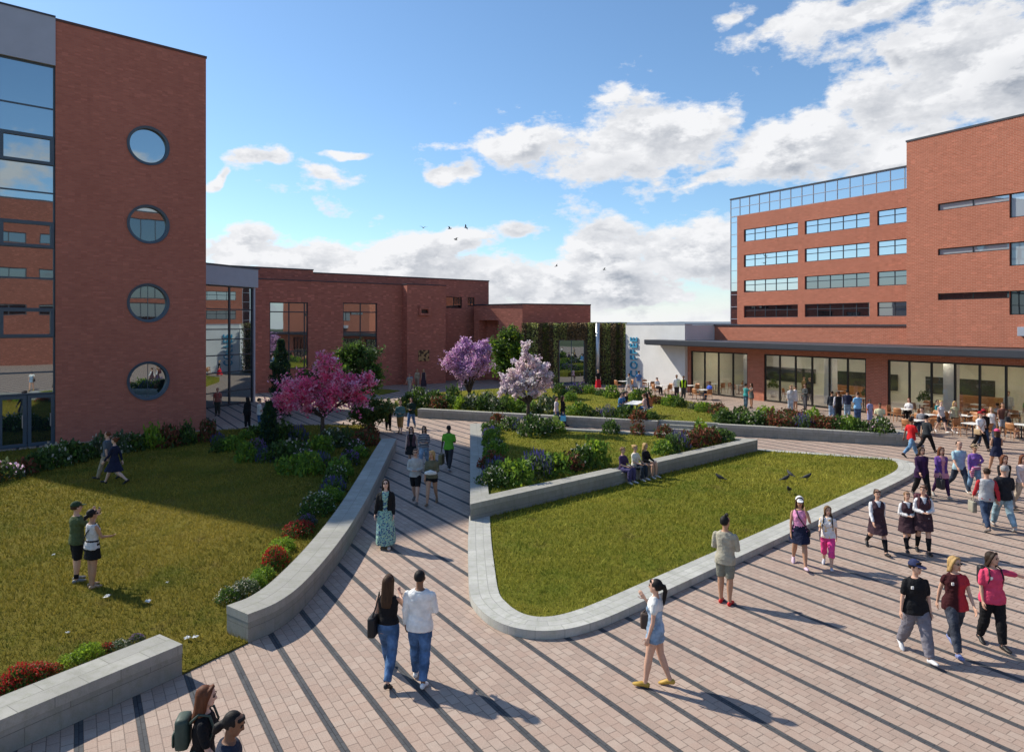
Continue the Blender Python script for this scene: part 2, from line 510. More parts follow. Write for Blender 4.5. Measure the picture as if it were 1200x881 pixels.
def smooth_path(pts, n=40):
    """Catmull-Rom through the points, resampled"""
    P_ = [Vector(p[:2]) for p in pts]
    P_ = [P_[0] * 2 - P_[1]] + P_ + [P_[-1] * 2 - P_[-2]]
    out = []
    seg = len(P_) - 3
    for i in range(seg):
        a, b, c, d = P_[i:i + 4]
        k = max(2, n // seg)
        for j in range(k):
            t = j / k
            out.append(tuple(.5 * ((2 * b) + (c - a) * t + (2 * a - 5 * b + 4 * c - d) * t * t + (3 * b - a - 3 * c + d) * t ** 3)))
    out.append(tuple(P_[-2]))
    return out


def sweep(name, path, inner, z0, z1, mat, parent=None, grow=0., closed=False):
    """upright-sided wall between an outer and an inner line with metre UVs; z may be lists"""
    if grow:
        path, inner = offset_path(path, -grow), offset_path(inner, grow)
        if not closed:
            d0 = (Vector(path[0]) - Vector(path[1])).normalized() * grow; d1 = (Vector(path[-1]) - Vector(path[-2])).normalized() * grow
            path[0] = tuple(Vector(path[0]) + d0); inner[0] = tuple(Vector(inner[0]) + d0); path[-1] = tuple(Vector(path[-1]) + d1); inner[-1] = tuple(Vector(inner[-1]) + d1)
    n = len(path)
    V = []; F_ = []; U = []
    arc = [0.]
    for i in range(1, n): arc.append(arc[-1] + (Vector(path[i]) - Vector(path[i - 1])).length)
    th = [(Vector(path[i]) - Vector(inner[i])).length for i in range(n)]

    def q(a, b, c, d, u):
        k = len(V); V.extend([a, b, c, d]); F_.append((k, k + 1, k + 2, k + 3)); U.extend(u)
    for i in range(n - 1):
        o0, o1, i0, i1 = path[i], path[i + 1], inner[i], inner[i + 1]
        a0, a1 = arc[i], arc[i + 1]
        q((*o0, z0), (*o1, z0), (*o1, z1), (*o0, z1), [(a0, z0), (a1, z0), (a1, z1), (a0, z1)])
        q((*o0, z1), (*o1, z1), (*i1, z1), (*i0, z1), [(a0, 0), (a1, 0), (a1, th[i + 1]), (a0, th[i])])
        q((*i1, z0), (*i0, z0), (*i0, z1), (*i1, z1), [(a1, z0), (a0, z0), (a0, z1), (a1, z1)])
    if not closed:
        q((*inner[0], z0), (*path[0], z0), (*path[0], z1), (*inner[0], z1), [(0, z0), (th[0], z0), (th[0], z1), (0, z1)])
        q((*path[-1], z0), (*inner[-1], z0), (*inner[-1], z1), (*path[-1], z1), [(0, z0), (th[-1], z0), (th[-1], z1), (0, z1)])
    me = bpy.data.meshes.new(name)
    me.from_pydata(V, [], F_)
    ul = me.uv_layers.new(name='UVMap')
    for li, u in enumerate(U): ul.data[li].uv = u
    me.materials.append(mat)
    me.update()
    return link(name, me, parent)


def stone_wall(path, inner, h, label, group=None, z0=-.05, cap=.15, mat='stone', name='stone_wall', closed=False):
    o = sweep(name, path, inner, z0, h - cap, M[mat], closed=closed)
    sweep('coping', path, inner, h - cap, h, M['coping'], o, grow=.005, closed=closed)
    return tag(o, label, 'wall', group)


def sheet(name, poly, z, mat, kind='structure', grid=None):
    me = bpy.data.meshes.new(name)
    me.from_pydata([(p[0], p[1], z) for p in poly], [], [tuple(range(len(poly)))])
    me.materials.append(mat)
    me.update()
    if me.polygons[0].normal.z < 0: me.flip_normals()
    return tag(link(name, me), kind=kind)


def slab(name, poly, z0, z1, mat):
    mb = MB().prism(poly, z0, z1, bottom=False)
    return tag(mb.build(name, mat), kind='structure')


gm = plain('far_ground', (.10, .11, .06), .95, .35, .02, .1, world=True)
sheet('ground', [(-3000, -400), (3000, -400), (3000, 4000), (-3000, 4000)], -.03, gm)
sheet('paved_plaza', [(-70, -45), (90, -45), (90, 110), (-70, 110)], 0, M['paving'])

# far hills on the horizon
def hills(name, Y, hmin, hmax, seed, mat, x0=-2600, x1=2600):
    r = np.random.RandomState(seed)
    xs = np.linspace(x0, x1, 400)
    z = hmin + (hmax - hmin) * (.5 + .25 * np.sin(xs / 230 + seed) + .25 * np.sin(xs / 97 + 2 * seed))
    z2 = z + np.convolve(r.rand(400), np.ones(3) / 3, 'same') * 2.2
    mb = MB()
    rings = [[(x, Y - 60, -2) for x in xs], [(x, Y, q) for x, q in zip(xs, z2)], [(x, Y + 150, q * 1.05) for x, q in zip(xs, z)], [(x, Y + 300, -2) for x in xs]]
    mb.loft(rings, closed=False, cap=False)
    return tag(mb.build(name, mat), kind='structure')


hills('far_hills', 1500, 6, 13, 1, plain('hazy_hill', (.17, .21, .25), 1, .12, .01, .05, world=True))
hills('near_hills', 800, 3, 7, 4, plain('hill_woods', (.075, .10, .085), 1, .3, .03, .05, world=True))

# ------------------------------------------------------------------ left lawn and its two walls
w1o = smooth_path([(-10.6, 1.6), (-8.55, 5.9), (-6.75, 8.95), (-5.37, 11.11)], 24)
w1i = offset_path(w1o, .66)
WALL1 = stone_wall(w1o, w1i, .5, 'straight grey stone wall with a pale coping in the lower left corner beside the red flowers')
w2o = smooth_path([(-4.72, 12.21), (-4.42, 12.66), (-4.24, 13.3), (-4.16, 14.2), (-4.13, 15.6), (-4.17, 17.6), (-4.32, 20.2), (-4.62, 23.8), (-4.95, 27.5), (-5.25, 31.0)], 54)
w2i = offset_path(w2o, .66)
WALL2 = stone_wall(w2o, w2i, .52, 'long curved grey stone wall running back along the left side of the walkway')
LZ = .03
left_lawn = [(-22, -2), (-11.3, 1.9)] + w1i[1:-1] + [(-5.95, 11.4), (-5.37, 11.11), (-4.72, 12.21), (-5.25, 12.55)] + w2i[1:] + [(-6.2, 33.0), (-8.2, 38.6), (-12, 38.4), (-16.2, 36.4), (-21.9, 31.2), (-32, 21.5), (-40, 10)]
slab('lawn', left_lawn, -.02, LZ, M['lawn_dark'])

# ------------------------------------------------------------------ lower right lawn in its low seat kerb
ko = smooth_path([(-1.24, 19.75), (-1.13, 17.5), (-.97, 15.2), (-.87, 14.1), (-.73, 13.55), (-.44, 12.95), (-.06, 12.55), (.42, 12.36), (.98, 12.42), (1.55, 12.73), (2.2, 13.27), (3.35, 14.35), (5.3, 16.18), (7.66, 18.4), (10.98, 21.55), (14.4, 24.85), (15.5, 26.2), (16.1, 27.4)], 80)
ki = offset_path(ko, .6)
ko2 = [p for p in ko]
kerb = sweep('stone_kerb', ko, ki, -.04, .16, M['kerb'])
tag(kerb, 'low pale stone seat kerb curving round the corner of the lower lawn', 'kerb')
lower_lawn = ki + [(15.6, 28.2), (10.9, 30.2), (10.2, 29.75), (-.9, 19.55)]
slab('lawn', lower_lawn, -.02, .13, M['lawn'])
kf = sweep('stone_edging', [(16.15, 27.6), (15.9, 28.3), (10.95, 30.5)], [(15.75, 27.6), (15.55, 28.0), (10.75, 30.15)], -.04, .15, M['kerb'])
tag(kf, 'thin flush stone edging along the far side of the lower lawn', 'kerb')

# ------------------------------------------------------------------ middle planter
L0, R0, B0 = Vector((-1.18, 19.3)), Vector((10.75, 30.0)), Vector((-2.15, 35.0))
fd = (R0 - L0).normalized()
fs = lambda t: tuple(L0 + fd * t)
LEN = (R0 - L0).length
ST0, ST1 = 6.7, 8.8                                           # the steps' gap in the front wall
MH = .62
lw = (B0 - L0).normalized()
def mid_run(a, b, label):
    p = [fs(a), fs((a + b) / 2), fs(b)]
    q = offset_path(p, .5)
    if a == 0: q[0] = tuple(L0 + lw * (.5 / lw.dot(Vector((-fd.y, fd.x)))))
    return stone_wall(p, q, MH, label)
mid_run(.0, ST0, 'grey stone planter wall in shade along the near side of the raised middle garden, left of the steps')
mid_run(ST1, LEN, 'grey stone planter wall with sunlit coping right of the three seated young women')
pl = [tuple(B0), tuple(B0.lerp(L0, .5)), tuple(L0 + lw * .64)]
stone_wall(pl, offset_path(pl, .55), MH - .004, 'stone planter wall bordering the walkway on the left side of the raised middle garden')
# steps in the gap
nrm = Vector((-fd.y, fd.x))
for k, hh in enumerate((.50, .58)):
    a = L0 + fd * (ST0 + .003) + nrm * (.05 + .24 * k); b = L0 + fd * (ST1 - .003) + nrm * (.05 + .24 * k)
    a2, b2 = a + nrm * .24, b + nrm * .24
    st = sweep('stone_step', [tuple(a), tuple(b)], [tuple(a2 - nrm * .002), tuple(b2 - nrm * .002)], .1, hh, M['coping'])
    tag(st, ['lower stone step in the gap of the middle garden wall, under the seated women', 'upper stone step in the gap of the middle garden wall, behind the seated women'][k], 'step')
MB1, MB2 = (6.8, 32.1), (10.9, 30.35)
pbk = [(10.9, 30.3), MB1, (2.4, 33.6), tuple(B0 + Vector((.3, 0)))]
stone_wall(pbk, offset_path(pbk, .35), MH - .008, 'low pale stone edging wall on the far side of the raised middle garden')
mid_lawn = [fs(.5), fs(LEN - .4), MB1, (2.4, 33.6), (-1.75, 34.9)]
slab('lawn', [tuple(Vector(p) + Vector((0, 0))) for p in [tuple(L0 + Vector((.3, .5))), tuple(R0 + Vector((-.3, .05))), MB1, (2.4, 33.4), (-1.7, 34.8)]], 0, .52, M['lawn'])

# ------------------------------------------------------------------ upper terrace
U0, U1, U2, U3 = Vector((-5.75, 41.6)), Vector((7.7, 36.25)), Vector((10.56, 35.1)), Vector((18.0, 32.05))
up = [tuple(U0), tuple(U0.lerp(U1, .33)), tuple(U0.lerp(U1, .66)), tuple(U1)]
stone_wall(up, offset_path(up, .45), .55, 'long grey stone retaining wall in front of the upper lawn with the picnic table')
rp = smooth_path([tuple(U2), tuple(U2.lerp(U3, .5)), tuple(U3), (18.75, 32.35), (18.95, 33.1), (18.6, 33.75)], 30)
stone_wall(rp, offset_path(rp, .4), .56, 'grey stone planter wall with a rounded end beside the cafe terrace')
ud = (U1 - U0).normalized(); un = Vector((-ud.y, ud.x))
for k in range(3):
    a = U1 + ud * .003 + un * (.28 * k); b = U2 - ud * .003 + un * (.28 * k)
    s_ = sweep('stone_step', [tuple(a), tuple(b)], [tuple(a + un * .278), tuple(b + un * .278)], -.03, .17 * (k + 1) + .02, M['coping'])
    tag(s_, ['lowest', 'middle', 'top'][k] + ' of the three stone steps up to the upper lawn beside the cafe planter', 'step', 'steps up to the upper lawn')
upper_lawn = [tuple(U0 + Vector((.1, .3))), tuple(U1 + un * .3), tuple(U1 + un * .84), tuple(U2 + un * .84), tuple(U2 + un * .2), (12.2, 38.0), (13.6, 43), (10.4, 50), (5, 56), (0, 56.5), (-6, 52), (-8, 46.5)]
slab('lawn', upper_lawn, -.02, .48, M['lawn'])
slab('planting_bed', [tuple(U2 + Vector((.1, .25))), tuple(U3 + Vector((.1, .2))), (18.6, 32.6), (18.7, 33.2), (18.5, 33.8), (16.5, 35.6), (12.4, 37.9)], -.02, .47, M['soil'])
slab('lawn', [(-13, 56), (-10.5, 55.2), (-9.6, 58.4), (-12.2, 60.2)], -.02, .06, M['lawn'])

# grass blades over the lawns
def pip(X, Y, poly):
    ins = np.zeros(len(X), bool)
    n = len(poly)
    for i in range(n):
        x1, y1 = poly[i][:2]; x2, y2 = poly[(i + 1) % n][:2]
        c = ((y1 > Y) != (y2 > Y)) & (X < (x2 - x1) * (Y - y1) / (y2 - y1 + 1e-12) + x1)
        ins ^= c
    return ins


def grass(poly, z, mat, seed, dens=260., h=.085):
    r = np.random.RandomState(seed)
    xs = [p[0] for p in poly]; ys = [p[1] for p in poly]
    x0, x1, y0, y1 = min(xs), max(xs), min(ys), max(ys)
    n = int((x1 - x0) * (y1 - y0) * dens)
    X = r.uniform(x0, x1, n); Y = r.uniform(y0, y1, n)
    keep = pip(X, Y, poly) & (Y > 8) & (np.abs(X) < Y * .80 + 1)
    keep &= r.rand(n) < np.clip((15. / np.maximum(Y, 1)) ** 1.5, .1, 1)
    X, Y = X[keep], Y[keep]; n = len(X)
    a = r.uniform(0, 6.283, n); w = r.uniform(.005, .011, n) * np.clip(Y / 13, 1, 2.6); hh = h * r.uniform(.5, 1.35, n)
    ln = r.normal(0, .5, (n, 2)) * hh[:, None]
    V = np.zeros((n, 3, 3))
    V[:, 0] = np.c_[X - np.cos(a) * w, Y - np.sin(a) * w, np.full(n, z)]
    V[:, 1] = np.c_[X + np.cos(a) * w, Y + np.sin(a) * w, np.full(n, z)]
    V[:, 2] = np.c_[X + ln[:, 0], Y + ln[:, 1], z + hh]
    me = np_mesh('grass', V.reshape(-1, 3), np.arange(3 * n).reshape(-1, 3), mat)
    return tag(link('grass', me), 'short grass growing on the lawn', 'grass', kind='stuff')


def shrink(poly, d=.0): return poly
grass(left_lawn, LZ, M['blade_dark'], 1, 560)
grass(lower_lawn, .13, M['blade'], 2, 500)
mid_poly = [tuple(L0 + Vector((.6, 1.0))), tuple(R0 + Vector((-.9, .1))), (6.8, 31.6), (2.4, 33.0), (-1.3, 34.2)]
grass(mid_poly, .52, M['blade'], 3, 300)
grass(upper_lawn, .48, M['blade'], 4, 240)
# ================================================================== BUILDINGS
class Bld:
    """a building in its own frame: x along the front, -y towards the viewer"""
    def __init__(s, name, label, cat, origin, th):
        s.root = empty(name, (origin[0], origin[1], 0), th, label, cat)

    def part(s, name, mb, mat, parent=None, uv=True, smooth=False):
        return mb.build(name, mat, parent or s.root, smooth, uv)

    def glazed(s, x0, x1, z0, z1, y, cols=(), rows=(), fw=.06, fmat='dark_metal', gmat='glass', name='window', depth=.1, parent=None, sub=True):
        """frame with bars at the given x and z, its panes as a child"""
        f = MB()
        f.box(x0, x0 + fw, y, y + depth, z0, z1); f.box(x1 - fw, x1, y, y + depth, z0, z1)
        f.box(x0 + fw, x1 - fw, y, y + depth, z0, z0 + fw); f.box(x0 + fw, x1 - fw, y, y + depth, z1 - fw, z1)
        cs = sorted(cols); edges = [x0 + fw / 2] + list(cs) + [x1 - fw / 2]
        for c in cs: f.box(c - fw / 2, c + fw / 2, y + .004, y + depth, z0 + fw, z1 - fw)
        for a, b in zip(edges[:-1], edges[1:]):
            for r in rows: f.box(a + fw / 2, b - fw / 2, y + .008, y + depth, r - fw / 2, r + fw / 2)
        o = s.part(name, f, M[fmat], parent, uv=False)
        p = MB()
        zs = [z0 + fw / 2] + sorted(rows) + [z1 - fw / 2]
        for a, b in zip(edges[:-1], edges[1:]):
            for c, d in zip(zs[:-1], zs[1:]): p.box(a, b, y + depth * .45, y + depth * .6, c, d)
        p.build('pane', M[gmat], o)
        return o


def facade(mb, x0, x1, z0, z1, ops=(), y=0., reveal=.2, circles=()):
    """front wall sheet with real openings and their reveals; ops = (a, b, c, d) rectangles"""
    cells = [tuple(o) for o in ops] + [(cx - r * 1.2, cx + r * 1.2, cz - r * 1.2, cz + r * 1.2) for cx, cz, r in circles]
    xs = sorted({x0, x1} | {c for o in cells for c in o[:2]}); zs = sorted({z0, z1} | {c for o in cells for c in o[2:]})
    for a, b in zip(xs[:-1], xs[1:]):
        for c, d in zip(zs[:-1], zs[1:]):
            mx, mz = (a + b) / 2, (c + d) / 2
            if any(o[0] < mx < o[1] and o[2] < mz < o[3] for o in cells): continue
            mb.quad((a, y, c), (b, y, c), (b, y, d), (a, y, d))
    for a, b, c, d in ops:
        mb.quad((a, y, c), (a, y, d), (a, y + reveal, d), (a, y + reveal, c))
        mb.quad((b, y, d), (b, y, c), (b, y + reveal, c), (b, y + reveal, d))
        mb.quad((a, y, d), (b, y, d), (b, y + reveal, d), (a, y + reveal, d))
        if c > .01: mb.quad((b, y, c), (a, y, c), (a, y + reveal, c), (b, y + reveal, c))
    N = 64
    for cx, cz, r in circles:
        h = r * 1.2
        co, sq, cb = [], [], []
        for k in range(N):
            t = 2 * math.pi * k / N
            c_, s_ = math.cos(t), math.sin(t); m = h / max(abs(c_), abs(s_))
            co.append((cx + r * c_, y, cz + r * s_)); sq.append((cx + m * c_, y, cz + m * s_)); cb.append((cx + r * c_, y + reveal, cz + r * s_))
        for k in range(N):
            j = (k + 1) % N
            mb.quad(sq[k], co[k], co[j], sq[j])
            mb.quad(co[k], cb[k], cb[j], co[j])
    return mb


def shell(mb, x0, x1, y0, y1, z0, z1, front=False):
    """side, back walls (and front) of a volume, no roof"""
    if front: mb.quad((x0, y0, z0), (x1, y0, z0), (x1, y0, z1), (x0, y0, z1))
    mb.quad((x1, y0, z0), (x1, y1, z0), (x1, y1, z1), (x1, y0, z1))
    mb.quad((x1, y1, z0), (x0, y1, z0), (x0, y1, z1), (x1, y1, z1))
    mb.quad((x0, y1, z0), (x0, y0, z0), (x0, y0, z1), (x0, y1, z1))
    return mb


def rim(mb, x0, x1, y0, y1, z0, z1, w=.35, o=.04):
    """parapet coping round a flat roof"""
    mb.box(x0 - o, x1 + o, y0 - o, y0 + w, z0, z1); mb.box(x0 - o, x1 + o, y1 - w, y1 + o, z0, z1)
    mb.box(x0 - o, x0 + w, y0 + w, y1 - w, z0, z1); mb.box(x1 - w, x1 + o, y0 + w, y1 - w, z0, z1)
    return mb


# ------------------------------------------------------------------ the tall tower on the left
T = Bld('tower_building', 'tall dark red brick tower with four round windows and a glazed bay on the left', 'building', (-21.68, 32.41), R(42.3))
TX, TH, TD = 6.87, 20.1, 14.
cz_ = [(4.03, 14.88), (4.03, 10.84), (4.03, 6.8), (4.03, 2.8)]
mb = facade(MB(), 0, TX, 0, TH, (), 0, .28, [(x, z, .93) for x, z in cz_])
shell(mb, -4.5, TX, 0, TD, 0, TH)
T.part('wall', mb, M['brick_left'])
T.part('roof', MB().box(-4.4, TX - .1, .1, TD - .1, TH - .5, TH - .3), M['roof'], uv=False)
T.part('roof_coping', rim(MB(), 0, TX, 0, TD, TH + .003, TH + .12), plain('red_brown_coping', (.10, .05, .042), .6, .1, 2), uv=False)
for x, z in cz_:
    N = 64
    prof = [(1.0, -.05), (1.0, .02), (.95, .24), (.84, .24), (.86, .1), (.87, -.03)]
    rings = [[(x + r * math.cos(2 * math.pi * k / N), yy, z + r * math.sin(2 * math.pi * k / N)) for k in range(N)] for r, yy in prof]
    rings.append(rings[0])
    w = T.part('round_window', MB().loft(rings, cap=False), M['blue_frame'], uv=False, smooth=False)
    d = MB(); d.add([(x + .88 * math.cos(2 * math.pi * k / N), .15, z + .88 * math.sin(2 * math.pi * k / N)) for k in range(N)], [tuple(range(N))])
    d.build('pane', M['glass'], w)
    if z < 3 or 6 < z < 7: T.part('glazing_bar', MB().box(x - .012, x + .012, .125, .149, z - .85, z + .85), M['blue_frame'], w, uv=False)
T.part('fascia', MB().box(-4.5, -.002, -.06, .4, 17.95, TH + .12), M['grey_metal'], uv=False)
T.part('fascia_trim', MB().box(-4.5, 0, -.1, .3, TH + .122, TH + .2), M['dark_metal'], uv=False)
for k in range(2):
    xa, xb = -2.18 * (k + 1), -2.18 * k
    rows = [3.45, 5.1, 6.43, 7.86, 9.3, 10.5, 11.9, 13.23, 14.57, 15.9]
    w = T.glazed(xa, xb, 2.42, 17.94, .1, (), rows, .07, 'blue_frame', 'glass', 'curtain_window')
    for za, zb in ((13.23, 14.57), (9.3, 10.5), (5.1, 6.43)):
        f = MB()
        a, b, w_ = xa + .06, xb - .05, .14
        f.box(a, a + w_, .04, .13, za, zb); f.box(b - w_, b, .04, .13, za, zb); f.box(a + w_, b - w_, .04, .13, za, za + w_); f.box(a + w_, b - w_, .04, .13, zb - w_, zb)
        T.part('opening_sash', f, M['blue_frame'], w, uv=False)
    mx = (xa + xb) / 2
    for a, b in ((xa, mx - .003), (mx + .003, xb)):
        d = T.glazed(a + .01, b - .01, .02, 2.4, .06, (), (), .15, 'blue_frame', 'glass', 'door')
        T.part('handle', MB().box(b - .2, b - .17, -.02, .055, .9, 1.5), M['steel'], d, uv=False)
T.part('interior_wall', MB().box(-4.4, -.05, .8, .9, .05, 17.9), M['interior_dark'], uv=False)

# ------------------------------------------------------------------ glazed entrance beside it
E_ = Bld('entrance_pavilion', 'glazed entrance pavilion with a pale grey fascia between the tower and the long brick building', 'building', (-20.72, 45.7), R(69.))
EL, EZ0, EZ1 = 4.9, 8.38, 9.72
E_.part('fascia', MB().bbox(-5.2, EL + .12, -.25, 6, EZ0, EZ1, .03), M['grey_metal'], uv=False)
E_.part('fascia_trim', MB().box(-5.2, EL + .2, -.32, 6, EZ1 + .003, EZ1 + .1), M['dark_metal'], uv=False)
for a, b, c in ((-5.2, -4.9, .1), (EL - .25, EL, .25)): E_.part('side_wall', MB().box(a, b, c, 6, 0, EZ0 - .003), M['grey_metal'], uv=False)
rows = [1.0, 2.35, 3.55, 4.65, 5.35, 6.75]
xs = [-4.9, -2.3, .15, 2.45, 4.7]
for a, b in zip(xs[:-1], xs[1:]):
    E_.glazed(a, b, .02, EZ0 - .003, 0, ((a + b) / 2,) if a < 0 else (), rows, .075, 'dark_metal', 'glass', 'curtain_window')
E_.part('post', MB().box(4.703, 4.88, -.1, .2, 0, EZ0 - .003), M['grey_metal'], uv=False)
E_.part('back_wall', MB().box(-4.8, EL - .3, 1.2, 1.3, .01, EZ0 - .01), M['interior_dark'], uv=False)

# ------------------------------------------------------------------ long two-storey building in the middle
L_ = Bld('long_brick_building', 'long brown red brick building with two tall windows behind the blossom trees', 'building', (-21.5, 56.2), R(37.4))
wins = [(1.53, 4.83, 1.9, 7.58), (8.04, 11.38, 2.4, 7.64)]
mb = facade(MB(), -.6, 13.95, 0, 9.42, wins, 0, .25)
mb.quad((13.95, 0, 0), (13.95, -1, 0), (13.95, -1, 9.42), (13.95, 0, 9.42))
facade(mb, 13.95, 18.17, 0, 9.42, [(15.35, 16.15, 6.75, 7.1)], -1, .3)
mb.quad((18.17, -1, 0), (18.17, 1.5, 0), (18.17, 1.5, 9.42), (18.17, -1, 9.42))
w0 = [(19.8, 21.7, 7.35, 8.5), (22.4, 23.26, 7.6, 8.5)]
facade(mb, 18.17, 25.1, 0, 10.25, w0, 1.5, .25)
facade(mb, -2, 5.86, 8.6, 10.5, (), 1.5)
facade(mb, 5.86, 18.17, 8.6, 10.25, (), 1.5)
mb.quad((5.86, 1.5, 10.25), (5.86, 13, 10.25), (5.86, 13, 10.5), (5.86, 1.5, 10.5))
shell(mb, -2, 25.1, 1.5, 13, 0, 10.25)
L_.part('wall', mb, M['brick_mid'])
cp = MB()
cp.box(-.6, 13.9, -.05, 1.5, 9.423, 9.5).box(13.9, 18.22, -1.05, 1.5, 9.426, 9.505)
cp.box(-2, 5.9, 1.45, 1.8, 10.503, 10.6).box(5.9, 25.15, 1.45, 1.8, 10.253, 10.35).box(24.8, 25.15, 1.8, 13, 10.253, 10.35)
L_.part('roof_coping', cp, M['dark_metal'], uv=False)
L_.part('roof', MB().box(-2, 5.8, 1.8, 12.9, 10.1, 10.3).box(5.86, 24.8, 1.8, 12.9, 10.0, 10.2), M['roof'], uv=False)
L_.glazed(1.53, 4.83, 1.9, 7.58, .1, (3.2, 4.55), (6.75, 4.9, 3.4), .09, 'dark_metal', 'glass')
L_.glazed(8.04, 11.38, 2.4, 7.64, .1, (9.75,), (6.8, 5.0, 3.7), .09, 'dark_metal', 'glass')
for a, b, c, d in w0: L_.glazed(a, b, c, d, 1.6, ((a + b) / 2,), (), .06, 'black_frame', 'glass_dark')
v = L_.part('vent_box', MB().box(15.15, 16.35, -1.22, -1.003, 6.55, 6.72).box(15.15, 16.35, -1.22, -1.003, 7.13, 7.45).box(15.15, 15.36, -1.22, -1.003, 6.72, 7.13).box(16.14, 16.35, -1.22, -1.003, 6.72, 7.13), M['brick_mid'])
L_.part('louvre', MB().box(15.36, 16.14, -.95, -.9, 6.72, 7.13), M['black_frame'], v, uv=False)
t = NT('plaque_picture')
vo = t.n('ShaderNodeTexVoronoi', distance='CHEBYCHEV'); vo.inputs['Scale'].default_value = 4.2; t.l(t.obj(), vo.inputs['Vector'])
sp = t.n('ShaderNodeSeparateColor'); t.l(vo.outputs['Color'], sp.inputs[0])
t.base(t.mix(t.math('GREATER_THAN', sp.outputs[0], .45), (.09, .05, .03), (.45, .27, .12)), .7)
pq = MB().box(15.15, 16.3, -1.06, -1.003, 2.2, 3.25).build('wall_plaque', t.mat)
pq.matrix_world = Matrix.Translation((-21.5, 56.2, 0)) @ Matrix.Rotation(R(37.4), 4, 'Z')
tag(pq, 'square tan and brown picture panel on the brick wall under the vent box', 'plaque')

# ------------------------------------------------------------------ low block at the end
K_ = Bld('low_brick_building', 'low flat-roofed brick block behind the green tree and the living wall', 'building', (-3.9, 69.9), R(-38.5))
mb = facade(MB(), 0, 6.27, 0, 7.6, [(.65, 3.25, 0, 6.1)], 0, 1.2)
mb.quad((.65, 1.2, 0), (3.25, 1.2, 0), (3.25, 1.2, 6.1), (.65, 1.2, 6.1))
inv = Matrix.Rotation(-R(-38.5), 3, 'Z')
loc = lambda x, y: (inv @ Vector((x + 3.9, y - 69.9, 0)))
q1, q2, q3 = loc(7.95, 69.0), loc(6, 78), loc(-1, 79)
for a, b in ((Vector((6.27, 0, 0)), q1), (q1, q2), (q2, q3), (q3, Vector((0, 0, 0)))):
    mb.quad((a.x, a.y, 0), (b.x, b.y, 0), (b.x, b.y, 7.6), (a.x, a.y, 7.6))
K_.part('wall', mb, M['brick_mid'])
K_.part('roof', MB().prism([(-.03, -.05), (6.27, -.07), (q1.x + .05, q1.y), (q2.x, q2.y), (q3.x, q3.y)], 7.603, 7.72), M['dark_metal'], uv=False)

# ------------------------------------------------------------------ living wall
G_ = empty('living_wall', (.9, 65.0, 0), math.atan2(-.6, 10), 'planted living wall of hanging greenery with a glazed doorway in it', 'wall')
GL, GH = 10.0, 5.85
bk = MB().box(0, 3.55, .25, .6, 0, GH).box(6.0, GL, .25, .6, 0, GH).box(3.55, 6.0, .25, .6, 4.25, GH)
bk.build('backing', plain('dark_brown_mesh', (.075, .065, .045), .95, .4, 4), G_)
def vine(strips, n, seed, mats, name):
    r = np.random.RandomState(seed)
    pts = []; mi = []
    for (a, b, z0, z1, dep, m) in strips:
        k = int(n * (b - a) * (z1 - z0))
        x = r.uniform(a, b, k); z = r.uniform(z0, z1, k)
        u = (x - (a + b) / 2) / ((b - a) / 2)
        y = .25 - dep * np.sqrt(np.clip(1 - u * u, 0, 1)) * r.uniform(.6, 1.1, k) + r.normal(0, .03, k)
        pts.append(np.c_[x, y, z]); mi.append(np.full(k, m))
    Pn = np.vstack(pts); mi = np.concatenate(mi); k = len(Pn)
    a = r.normal(0, 1, (k, 3)); a /= np.linalg.norm(a, axis=1)[:, None]
    b = np.cross(a, r.normal(0, 1, (k, 3))); b /= np.linalg.norm(b, axis=1)[:, None]
    sz = r.uniform(.06, .12, k)[:, None]
    V = np.stack([Pn - a * sz, Pn + b * sz * .6, Pn + a * sz, Pn - b * sz * .6], 1)
    return link(name, np_mesh(name, V.reshape(-1, 3), np.arange(4 * k).reshape(-1, 4), mats, mi), G_)
st = []
xx = 0.
r_ = random.Random(5)
while xx < GL:
    wd = r_.uniform(.38, .7)
    if xx + wd > 3.5 and xx < 6.0: st.append((xx, min(xx + wd, 6.2), 4.2, GH, .35, r_.choice((0, 1, 1))))
    else: st.append((xx, min(xx + wd, GL), 0.02, GH, (.2, .4, .6, .25, .5)[len(st) % 5], (1, 0, 3, 1, 2, 1, 3, 0)[len(st) % 8]))
    xx += wd * .8
vine(st, 150, 3, [M['leaf_vine'], M['leaf_vine_brown'], M['leaf_olive'], M['leaf_vine_light']], 'foliage')
GLb = Bld.__new__(Bld); GLb.root = G_
GLb.glazed(3.57, 5.98, .02, 4.22, .3, (4.75,), (), .07, 'blue_frame', 'glass', 'glazed_door')
pc = MB().lathe([(.2, 0), (.2, 5.82)], 20).build('steel_column', M['steel'], None, True)
pc.location = (8.05, 64.1, 0)
tag(pc, 'slim round grey steel column in front of the living wall', 'column')

# ------------------------------------------------------------------ cafe wing on the right with its canopy
FO, FT = (14.9, 57.1), math.atan2(-.861, .509)
A_ = Bld('cafe_building', 'single-storey brick cafe wing with long glass fronts under a dark flat canopy', 'building', FO, FT)
groups = [(.06, 5.95, 4), (7.46, 15.4, 6), (16.8, 27.2, 8), (28.6, 38.5, 8)]
CXE = 46.
mb = facade(MB(), -.3, CXE, 0, 4.1, [(a, b, 0, 3.5) for a, b, n in groups], 0, .22)
mb.quad((-.3, 3.2, 4.1), (CXE, 3.2, 4.1), (CXE, 3.2, 5.58), (-.3, 3.2, 5.58))
mb.quad((-.3, 14, 4.1), (CXE, 14, 4.1), (CXE, 14, 5.4), (-.3, 14, 5.4))
shell(mb, -.3, CXE, .01, 14, 0, 4.1)
mb.quad((-.3, 14, 4.1), (-.3, 3.2, 4.1), (-.3, 3.2, 5.58), (-.3, 14, 5.58))
A_.part('wall', mb, M['brick_right'])
